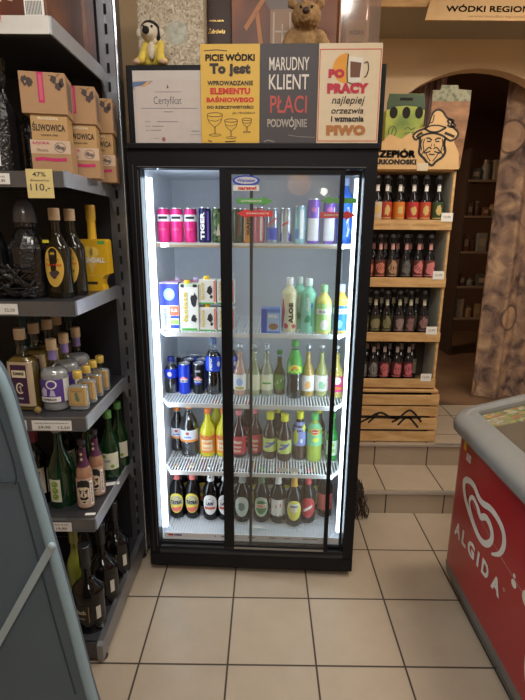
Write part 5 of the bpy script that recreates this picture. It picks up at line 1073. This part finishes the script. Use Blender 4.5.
# tangle of dark cables at the fridge corner
t = thing('cable_tangle', 'tangle of dark dusty cables in the corner between fridge and lower step', 'cables', (.985, .285, 0))
mb = MB()
for k in range(26):
    b0 = (random.uniform(-.02,.075), random.uniform(-.03,.02)); pts = [(b0[0], b0[1], .004)]
    for j in range(1, 5): pts.append((b0[0]*(1-j*.18)+random.uniform(-.02,.02), b0[1]+random.uniform(-.015,.012), .005+j*random.uniform(.045,.062)))
    mb.tube(smooth_pts(pts, 3), random.uniform(.0012,.004), 5)
mb.build('cables', mat('dusty brown cable', (.06,.04,.035), .8, noise=.4, nscale=40), t)

# upper shelf over the arch with a plank sign
us = thing('high_shelf', 'long grey wall shelf high above the arched doorway', 'shelf', (2.1, 1.36, 2.78))
MB().box(-1.15,1.2,-.45,0,0,.03).build('shelf_board', mat('grey green board', (.36,.32,.25), .8), us)
MB().box(-1.15,1.2,-.462,-.45,-.004,.034).build('front_edge', WD, us)
t = thing('plank_sign', 'wooden board sign reading WÓDKI REGIONALNE on the high shelf edge', 'sign', (1.72, .892, 2.705))
b = MB().prism([(-.395,.0),(.50,.0),(.50,.105),(-.36,.105),(-.375,.09)], -.012, 0).build('sign_board', mat('plywood board', (.60,.38,.17), .6, noise=.1, nscale=20), t)
lettering(b, [('WÓDKI REGIONALNE', .022,.058,.61,.034,.04)], INK, flat(-.012)); lettering(b, [('www.wodkiregionalne.pl', .03,.018,.38,.016,.01)], mat('burnt wood lettering', (.38,.22,.09), .7), flat(-.012))
jl = ['clear glass jar with a silver lid','pale jar with a golden lid','clear jar beside a violet one','jar with violet content','milky white jar','clear squat jar','brown jar','clear jar with white lid']
for k in range(11):
    cc = [(.55,.5,.45),(.6,.5,.3),(.35,.3,.3),(.25,.15,.3),(.6,.58,.55),(.4,.38,.35),(.25,.14,.07),(.5,.5,.5)][k % 8]
    t = thing('glass_jar', jl[k % 8]+' on the high shelf, number '+('one','two','three','four','five','six','seven','eight','nine','ten','eleven')[k]+' from the left', 'jar', (1.06+k*.105, 1.0, 2.8105), 0, 'jars on the high shelf')
    MB().lathe([(.036,0),(.042,.006),(.042,.09),(.034,.105),(.034,.115)], seg=14).build('jar_body', mat('jar tone %d' % (k % 8), cc, .15, coat=.4), t, True); MB().lathe([(.036,.1152),(.036,.13)], seg=14).build('lid', (MET['alu'], GOLD)[k % 2], t, True)

# curtain in the archway
CU = None
def curtain_mat():
    m = bpy.data.materials.new('brown patterned curtain'); m.use_nodes = True; nt = m.node_tree; N = nt.nodes; b = N['Principled BSDF']; b.inputs['Roughness'].default_value = .9
    tc = N.new('ShaderNodeTexCoord')
    nz = N.new('ShaderNodeTexNoise'); nz.inputs['Scale'].default_value = 9; nz.inputs['Detail'].default_value = 6; nz.inputs['Distortion'].default_value = .6; nt.links.new(tc.outputs['Object'], nz.inputs['Vector'])
    cr_ = N.new('ShaderNodeValToRGB'); e = cr_.color_ramp.elements
    e[0].position = .32; e[0].color = (.06,.04,.035,1); e[1].position = .72; e[1].color = (.53,.36,.23,1); x = e.new(.45); x.color = (.22,.14,.11,1); x = e.new(.58); x.color = (.37,.24,.155,1)
    nt.links.new(nz.outputs['Fac'], cr_.inputs[0])
    mp = N.new('ShaderNodeMapping'); mp.inputs['Scale'].default_value = (1.9,0.01,1.5); nt.links.new(tc.outputs['Object'], mp.inputs[0])
    v = N.new('ShaderNodeTexVoronoi'); v.inputs['Scale'].default_value = 2.2; v.inputs['Randomness'].default_value = .7; nt.links.new(mp.outputs[0], v.inputs['Vector'])
    s1 = N.new('ShaderNodeMath'); s1.operation = 'SUBTRACT'; s1.inputs[1].default_value = .36; nt.links.new(v.outputs['Distance'], s1.inputs[0])
    ab = N.new('ShaderNodeMath'); ab.operation = 'ABSOLUTE'; nt.links.new(s1.outputs[0], ab.inputs[0])
    lt = N.new('ShaderNodeMath'); lt.operation = 'LESS_THAN'; lt.inputs[1].default_value = .028; nt.links.new(ab.outputs[0], lt.inputs[0])
    ins = N.new('ShaderNodeMath'); ins.operation = 'LESS_THAN'; ins.inputs[1].default_value = .34; nt.links.new(v.outputs['Distance'], ins.inputs[0])
    f0 = N.new('ShaderNodeMath'); f0.operation = 'MULTIPLY'; f0.inputs[1].default_value = .5; nt.links.new(ins.outputs[0], f0.inputs[0])
    m0 = N.new('ShaderNodeMix'); m0.data_type = 'RGBA'; m0.inputs[7].default_value = (.50,.31,.19,1); nt.links.new(cr_.outputs[0], m0.inputs[6]); nt.links.new(f0.outputs[0], m0.inputs[0])
    m1 = N.new('ShaderNodeMix'); m1.data_type = 'RGBA'; m1.inputs[7].default_value = (.10,.065,.05,1); f1 = N.new('ShaderNodeMath'); f1.operation = 'MULTIPLY'; f1.inputs[1].default_value = .75; nt.links.new(lt.outputs[0], f1.inputs[0]); nt.links.new(m0.outputs[2], m1.inputs[6]); nt.links.new(f1.outputs[0], m1.inputs[0])
    nt.links.new(m1.outputs[2], b.inputs['Base Color']); return m
def curtain(label, x0, x1, y, z0, z1, amp, waves, m, ph=0, name='curtain'):
    t = thing(name, label, 'curtain', ((x0+x1)/2, y, z0)); mb = MB(); n = 90; w = x1-x0
    g = []
    for s_ in (0, .003):
        rws = []
        for j in range(13):
            f = j/12; r = []
            for i in range(n+1):
                u = i/n; a = amp*(.75+.25*math.sin(3*f+1)); r.append(mb.bm.verts.new((-w/2+w*u, s_+a*math.sin(ph+2*PI*waves*u+.5*math.sin(2.2*f))+.3*a*math.sin(5*PI*waves*u), (z1-z0)*f)))
            rws.append(r)
        g.append(rws)
        for j in range(12):
            for i in range(n): mb.bm.faces.new((rws[j][i], rws[j][i+1], rws[j+1][i+1], rws[j+1][i]))
    for i in range(n): mb.bm.faces.new((g[0][0][i], g[0][0][i+1], g[1][0][i+1], g[1][0][i]))
    for j in range(12): mb.bm.faces.new((g[0][j][0], g[1][j][0], g[1][j+1][0], g[0][j+1][0]))
    mb.build('cloth', m, t, True); return t
cm = curtain_mat()
curtain('brown patterned curtain with dark rings hanging at the right of the arch', 2.15, 2.90, 1.56, .2725, 2.70, .035, 3.2, cm)
curtain('dark plum curtain strip behind the bottle carriers at the left of the arch', 1.14, 1.72, 1.56, .2725, 2.70, .03, 5, ramp_mat('plum striped cloth', [(.4,(.09,.05,.05)),(.6,(.26,.16,.15))], 12, 2, .9, stretch=(3,1,.1)), 1.)
t = thing('curtain_rod', 'dark rod carrying the curtains in the archway', 'curtain rod', (2.0, 1.56, 2.71)); MB().tube([(-.85,0,0),(.98,0,0)], .012, 10).build('rod', mat('dark rod', (.04,.03,.025), .5), t)

# shelving in the dark room
ds = thing('storage_shelving', 'dim wooden shelving with goods in the dark room beyond the arch', 'shelving', (2.75, 3.0, .27))
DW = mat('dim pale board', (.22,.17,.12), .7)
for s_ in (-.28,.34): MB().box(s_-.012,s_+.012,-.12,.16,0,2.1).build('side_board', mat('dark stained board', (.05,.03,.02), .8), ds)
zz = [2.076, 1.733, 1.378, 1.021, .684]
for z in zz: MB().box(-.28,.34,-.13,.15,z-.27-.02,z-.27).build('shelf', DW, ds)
tones = [((.30,.26,.20),'pale'),((.16,.07,.04),'brown'),((.08,.09,.08),'dark'),((.28,.20,.10),'tan'),((.10,.05,.05),'maroon'),((.22,.22,.20),'grey')]
rr = random.Random(5)
for i, z in enumerate(zz):
    x = -.25; j = 0
    while x < .28:
        wd = rr.choice((.06,.08,.10)); h = rr.uniform(.08,.2); c, nm = tones[rr.randrange(6)]
        pos = ('highest','second','third','fourth','lowest')[i]
        t = thing('storage_jar' if j % 2 else 'storage_box', '%s %s, %s from the left on the %s shelf of the dim storage shelving' % (nm, 'jar' if j % 2 else 'box', ('first','second','third','fourth','fifth','sixth','seventh','eighth')[j], pos), 'jar' if j % 2 else 'box', (2.75+x+wd/2, 2.96, z+.0005), 0, 'goods on the storage shelving')
        mm = mat('storage tone '+nm, c, .5)
        if j % 2:
            MB().lathe([(wd*.4,0),(wd*.45,.005),(wd*.45,h*.7),(wd*.3,h*.82),(wd*.3,h*.86)], seg=12).build('jar_body', mm, t, True); MB().lathe([(wd*.33,h*.862),(wd*.33,h)], seg=12).build('lid', mat('storage lid', (.25,.2,.15), .4, .5), t, True)
        else:
            b = MB().box(-wd*.46,wd*.46,-.05,.05,0,h,.002).build('box_body', mm, t); MB().box(-wd*.3,wd*.3,-.0515,-.0505,h*.3,h*.7).build('label', mat('storage label', (.35,.3,.22), .6), t)
        x += wd+.012; j += 1

# ============================================================ ICE CREAM FREEZER
fz_ = thing('ice_cream_freezer', 'red ALGIDA ice cream chest freezer with grey rim and sloping glass top', 'freezer', (1.30, -.10, 0))
FR = mat('red freezer panel', (.36,.012,.018), .35, noise=.06, nscale=3, coat=.2); FG_ = mat('grey freezer rim', (.22,.22,.215), .45, noise=.06, nscale=30)
yN, yF = -1.55, -.050   # near and far ends, local to Y -.10
k15 = math.tan(math.radians(15)); ZT = .80
def zt(x): return ZT+k15*(x+.05)
W_ = .66
m = MB()
def shell(x0, x1, y0, y1, r, n=8):
    p = []
    for cx, cy, a in ((x1-.02,y1-.02,0),(x0+r,y1-r,PI/2),(x0+r,y0+r,PI),(x1-.02,y0+.02,1.5*PI)):
        q = .02 if cx > (x0+x1)/2 else r
        for i in range(n+1): p.append((cx+q*math.cos(a+PI/2*i/n), cy+q*math.sin(a+PI/2*i/n)))
    return p
o1 = shell(0, W_, yN, yF-.01, .095); lo = [m.bm.verts.new((x, y, .125)) for x, y in o1]; hi = [m.bm.verts.new((x, y, zt(x)-.03)) for x, y in o1]
o2 = shell(.012, W_-.012, yN+.012, yF-.022, .083); lo2 = [m.bm.verts.new((x, y, .125)) for x, y in o2]; hi2 = [m.bm.verts.new((x, y, zt(x)-.03)) for x, y in o2]
for i in range(len(o1)):
    j = (i+1) % len(o1)
    for q in ((lo[i], lo[j], hi[j], hi[i]), (lo2[j], lo2[i], hi2[i], hi2[j]), (hi[i], hi[j], hi2[j], hi2[i]), (lo[j], lo[i], lo2[i], lo2[j])): m.bm.faces.new(q)
bmesh.ops.recalc_face_normals(m.bm, faces=list(m.bm.faces)); rp = m.build('red_panel', FR, fz_, True)
m = MB().prism([(.0,.125),(.012,.060),(.038,.055),(.038,.0),(W_-.04,.0),(W_-.04,.125)], yN+.06, yF-.075); m.build('grey_plinth', mat('worn grey plinth', (.17,.165,.155), .5, noise=.15, nscale=14), fz_)
# inner well
m = MB().box(.075,.085,yN+.07,yF-.04,.42,.78).box(W_-.085,W_-.075,yN+.07,yF-.04,.42,.9).box(.085,W_-.085,yN+.07,yN+.08,.42,.8).box(.085,W_-.085,yF-.046,yF-.036,.42,.8).box(.075,W_-.075,yN+.07,yF-.07,.41,.42)
m.build('inner_well', mat('cream inner well', (.50,.42,.32), .5), fz_)
# sloping rim: four rounded bars
def rimbar(pts2, a, b, along):
    return pts2
rim = MB()
def slab(x0, x1, y0, y1, zl, th):
    # plank whose top follows the slope
    v = []
    for x, y in ((x0,y0),(x1,y0),(x1,y1),(x0,y1)): v.append((x, y, zt(x)+zl))
    bm = bmesh.new(); A = [bm.verts.new(p) for p in v]; B = [bm.verts.new((p[0],p[1],p[2]-th)) for p in v]
    bm.faces.new(A); bm.faces.new(B[::-1])
    for i in range(4): bm.faces.new((A[i], B[i], B[(i+1)%4], A[(i+1)%4]))
    bmesh.ops.recalc_face_normals(bm, faces=list(bm.faces)); bmesh.ops.bevel(bm, geom=list(bm.edges), offset=min(.006, th*.3), segments=2, affect='EDGES'); rim.join(bm)
# outline of the whole rim with rounded corners, built as a frame
def rr_(x0, x1, y0, y1, r, n=6):
    p = []
    for cx, cy, a in ((x1-r,y1-r,0),(x0+r,y1-r,PI/2),(x0+r,y0+r,PI),(x1-r,y0+r,1.5*PI)):
        for i in range(n+1): p.append((cx+r*math.cos(a+PI/2*i/n), cy+r*math.sin(a+PI/2*i/n)))
    return p
levels = [(-.002,-.046,.095),(-.028,-.042,.11),(-.032,-.018,.115),(-.026,-.003,.11),(-.014,.005,.10),(.018,.006,.07),(.028,.000,.06),(.060,.002,.04),(.074,.0,.02),(.078,-.012,.012),(.078,-.05,.012)]
bm = bmesh.new(); rings = []
for off, dz, r in levels:
    pts = rr_(off, W_-off, yN+off-.0, yF-(off*.5 if off > 0 else off), r)
    rings.append([bm.verts.new((x, y, (ZT+k15*(x+.05)+dz))) for x, y in pts])
for A, B in zip(rings, rings[1:]):
    for i in range(len(A)): bm.faces.new((A[i], A[(i+1)%len(A)], B[(i+1)%len(B)], B[i]))
bmesh.ops.recalc_face_normals(bm, faces=list(bm.faces)); rim.join(bm); rim.build('rim', FG_, fz_, True)
m = MB(); bm = bmesh.new(); a = [(.079,yN+.079),(W_-.079,yN+.079),(W_-.079,yF-.041),(.079,yF-.041)]
A = [bm.verts.new((x,y,zt(x)-.012)) for x,y in a]; B = [bm.verts.new((x,y,zt(x)-.017)) for x,y in a]; bm.faces.new(A); bm.faces.new(B[::-1])
for i in range(4): bm.faces.new((A[i],B[i],B[(i+1)%4],A[(i+1)%4]))
m.join(bm); m.build('glass_lid', thin_glass('freezer lid glass', (.85,.85,.82), haze=.12, hcol=(.6,.5,.4), refl=.08), fz_)
# picture strip under the glass at the far end
m = MB(); bm = bmesh.new(); a = [(.082,yF-.165),(W_-.086,yF-.165),(W_-.086,yF-.046),(.082,yF-.046)]
A = [bm.verts.new((x,y,zt(x)-.020)) for x,y in a]; B = [bm.verts.new((x,y,zt(x)-.024)) for x,y in a]; bm.faces.new(A); bm.faces.new(B[::-1])
for i in range(4): bm.faces.new((A[i],B[i],B[(i+1)%4],A[(i+1)%4]))
m.join(bm); st = m.build('price_picture_strip', ramp_mat('ice cream picture print', [(0,(.6,.55,.12)),(.25,(.2,.42,.12)),(.45,(.8,.78,.7)),(.6,(.7,.25,.08)),(.75,(.45,.5,.2)),(.9,(.85,.8,.5))], 55, kind='voronoi', const=True, rough=.4), fz_)
wz = lambda u, v, o: (u, v, zt(u)-.020+o)
cols = [(.85,.85,.8),(.75,.6,.12),(.15,.4,.08),(.6,.6,.5),(.7,.15,.05),(.75,.6,.2),(.3,.5,.15),(.8,.3,.1),(.5,.3,.12)]
rr = random.Random(9); by = {}
for i in range(70):
    by.setdefault(rr.randrange(9), []).append(('e', .098+.46*rr.random(), yF-.155+.10*rr.random(), rr.uniform(.010,.018), rr.uniform(.005,.009)))
for kk, shp in by.items(): decal(st, shp, mat('ice cream picture %d' % kk, cols[kk], .5), wz, .0012+.0003*kk, 'ice_cream_picture')
MB().box(.30,.34,yF-.045,yF-.033,zt(.30)+.0045,zt(.34)+.003).build('lock_slot', BLACK, fz_)
# basket of goods in the well
t = thing('ice_cream_tub', 'round clear ice cream tub lying under the freezer glass', 'tub', (1.50, -.62, .4205))
MB().lathe([(.07,0),(.09,.005),(.10,.25),(.105,.26)], seg=24).build('tub_body', mat('beige tub', (.5,.38,.2), .4), t, True); MB().lathe([(.11,.2605),(.11,.275),(.10,.28),(0,.28)], seg=24).build('lid', mat('clear tub lid', (.6,.52,.4), .2, coat=.5), t, True)
for i, (x, y, cc, lb) in enumerate(((1.45,-.33,(.62,.52,.40),'cream carton of ice cream in the far corner of the freezer'), (1.68,-.36,(.55,.4,.25),'tan carton of ice cream beside the cream one in the freezer'), (1.66,-.75,(.6,.55,.5),'pale carton of ice cream behind the round tub'), (1.45,-.92,(.6,.5,.35),'cream carton of ice cream nearest the viewer in the freezer'))):
    t = thing('ice_cream_carton', lb, 'carton', (x, y, .4205)); b = MB().box(-.09,.09,-.10,.10,0,.27,.004).build('box_body', mat('ice carton %d' % i, cc, .5), t); MB().box(-.06,.06,-.06,.06,.27,.272).build('label', mat('ice label %d' % i, tuple(c*.7 for c in cc), .5), t)
# logo: double heart stroke and word on the long side
HEART = [(-0.595,0.439),(-0.642,0.475),(-0.664,0.522),(-0.652,0.565),(-0.611,0.588),(-0.547,0.594),(-0.486,0.578),(-0.448,0.581),(-0.403,0.602),(-0.353,0.599),(-0.317,0.576),(-0.32,0.542),(-0.348,0.505),(-0.399,0.473),(-0.457,0.445),(-0.508,0.434),(-0.549,0.447),(-0.579,0.479),(-0.58,0.513),(-0.551,0.538),(-0.517,0.54),(-0.481,0.518),(-0.45,0.54),(-0.403,0.552),(-0.38,0.525),(-0.399,0.493),(-0.441,0.467),(-0.478,0.452)]
LW = mat('grey white logo', (.68,.66,.61), .5)
wl = lambda u, v, o: (-o, -u, v)        # local: u runs towards the viewer
hp = smooth_pts([(-(y+.10), z) for y, z in HEART], 4); n = len(hp)
ww = [.026*min(1, .35+i/12)*min(1, .15+(n-i)/30) for i in range(n)]
decal(rp, [('s', hp, ww)], LW, wl, .0015, 'heart_logo')
# letters along a rising baseline
for i, ch in enumerate('ALGIDA'):
    u = (.212, .277, .345, .408, .468, .552)[i]; w0 = (.060,.042,.062,.016,.055,.064)[i]
    lettering(rp, [(ch, u, .338+.016*i/5, w0, .064, .05)], LW, wl, .0015, 'logo_lettering')
lettering(rp, [('®', .605, .38, .014, .014, .0)], LW, wl, .0015, 'logo_lettering')
decal(rp, [('e', .650,.474,.008,.008), ('e', .654,.447,.016,.014), ('e', .735,.455,.030,.028), ('e', .441,.753,.006,.006), ('e', .82,.30,.05,.12)], LW, wl, .0015, 'logo_dots')
decal(rp, [('s', [(.27,.545),(.40,.505),(.56,.475),(.75,.455)], .0012)], LW, wl, .0021, 'scratch_line')
# strip at bottom right
decal(rp, [('e', .86,.155,.03,.025)], PAPER, wl, .0015, 'logo_dots')
MB().box(-.0012,0,-.195,-.170,.700,.745).build('sticker', mat('orange sticker', (.7,.35,.02), .5), fz_); MB().box(-.0012,0,-.245,-.205,.668,.700).build('sticker', mat('pale tag sticker', (.55,.45,.42), .5), fz_)

# ============================================================ FOREGROUND PANEL
fp_ = thing('folding_panel', 'blue grey panel with rounded tubular edge and pale strap at the lower left front', 'panel', (-.05, -1.2, 0))
BGM = mat('slate blue grey cloth', (.078,.113,.148), .6, noise=.12, nscale=5, bump=.1, bscale=300); BGL = mat('blue grey tube cover', (.23,.335,.405), .45, noise=.05); STP = mat('pale blue strap', (.33,.42,.475), .55)
ED = [(.125,.0),(.105,.2),(.063-.008,.482),(.033-.008,.715),(.004-.008,.925),(-.021-.008,1.093),(-.036-.008,1.205),(-.050-.008,1.28),(-.078,1.325),(-.12,1.36),(-.20,1.385),(-.42,1.40)]
E2 = smooth_pts(ED, 5); O = .05
out = [(x+O, z) for x, z in E2]+[(-.42+O, .0)]
MB().prism(out, .0, .03).build('cloth_panel', BGM, fp_)
rr_w = [.013-.003*min(1, z/1.3) for x, z in E2]
MB().tube([(x+O, .0, max(z,.012)) for x, z in E2], rr_w, 12).build('edge_tube', BGL, fp_, True)
sm_ = MB(); sm_.tube([(-.42+O,-.001,1.066),(-.06+O,-.001,1.066)], .002, 6); sm_.tube(smooth_pts([(-.062+O,-.001,1.06),(-.057+O,-.001,1.085),(-.065+O,-.001,1.15),(-.085+O,-.001,1.25),(-.12+O,-.001,1.33)]), .0018, 6)
sm_.tube([(.035+O-.02,-.001,.50),(.005+O-.02,-.001,.72),(-.03+O-.012,-.001,.95),(-.055+O,-.001,1.066)], .0018, 6); sm_.build('seam', mat('dark seam', (.03,.045,.055), .7), fp_)
m = MB(); a, b_ = Vector((.010+O, -.018, .925)), Vector((-.18+O, -.006, .60)); d = (b_-a).normalized(); nrm = Vector((0,-1,0)); s_ = d.cross(nrm).normalized()*.0085
bm = bmesh.new(); vs = [bm.verts.new(p+q) for p in (a, b_) for q in (s_, -s_)]; v2 = [bm.verts.new(v.co+Vector((0,-.0025,0))) for v in vs]
for f in ((0,1,3,2),): bm.faces.new([vs[i] for i in f]); bm.faces.new([v2[i] for i in f][::-1])
for i, j in ((0,1),(1,3),(3,2),(2,0)): bm.faces.new((vs[i],vs[j],v2[j],v2[i]))
bmesh.ops.recalc_face_normals(bm, faces=list(bm.faces)); m.join(bm); m.build('strap', STP, fp_)
MB().ball((.011+O,-.022,.926), .0085, (1,.7,1.2)).build('strap_pin', STP, fp_, True)

# ============================================================ CAMERA
P_ = [4.60410282e-01, -2.08890828e+00, 1.58491398e+00, 2.51113915e-01, -4.38134784e-03, 8.50295836e-03, 4.71803238e+02]
pi_, ya, ro = P_[3:6]
f = Vector((math.sin(ya)*math.cos(pi_), math.cos(ya)*math.cos(pi_), -math.sin(pi_))); r = Vector((math.cos(ya), -math.sin(ya), 0)); u = r.cross(f)
r2 = r*math.cos(ro)+u*math.sin(ro); u2 = -r*math.sin(ro)+u*math.cos(ro)
cam = bpy.data.cameras.new('camera'); cam.sensor_fit = 'HORIZONTAL'; cam.sensor_width = 36; cam.lens = P_[6]/525*36; cam.clip_start = .05
co = bpy.data.objects.new('camera', cam); COL.objects.link(co)
M = Matrix((r2, u2, -f)).transposed().to_4x4(); M.translation = Vector(P_[:3]); co.matrix_world = M
C.camera = co
C.view_settings.view_transform = 'Standard'; C.view_settings.look = 'None'; C.view_settings.gamma = 1; C.view_settings.use_curve_mapping = False; C.view_settings.exposure = EXPO
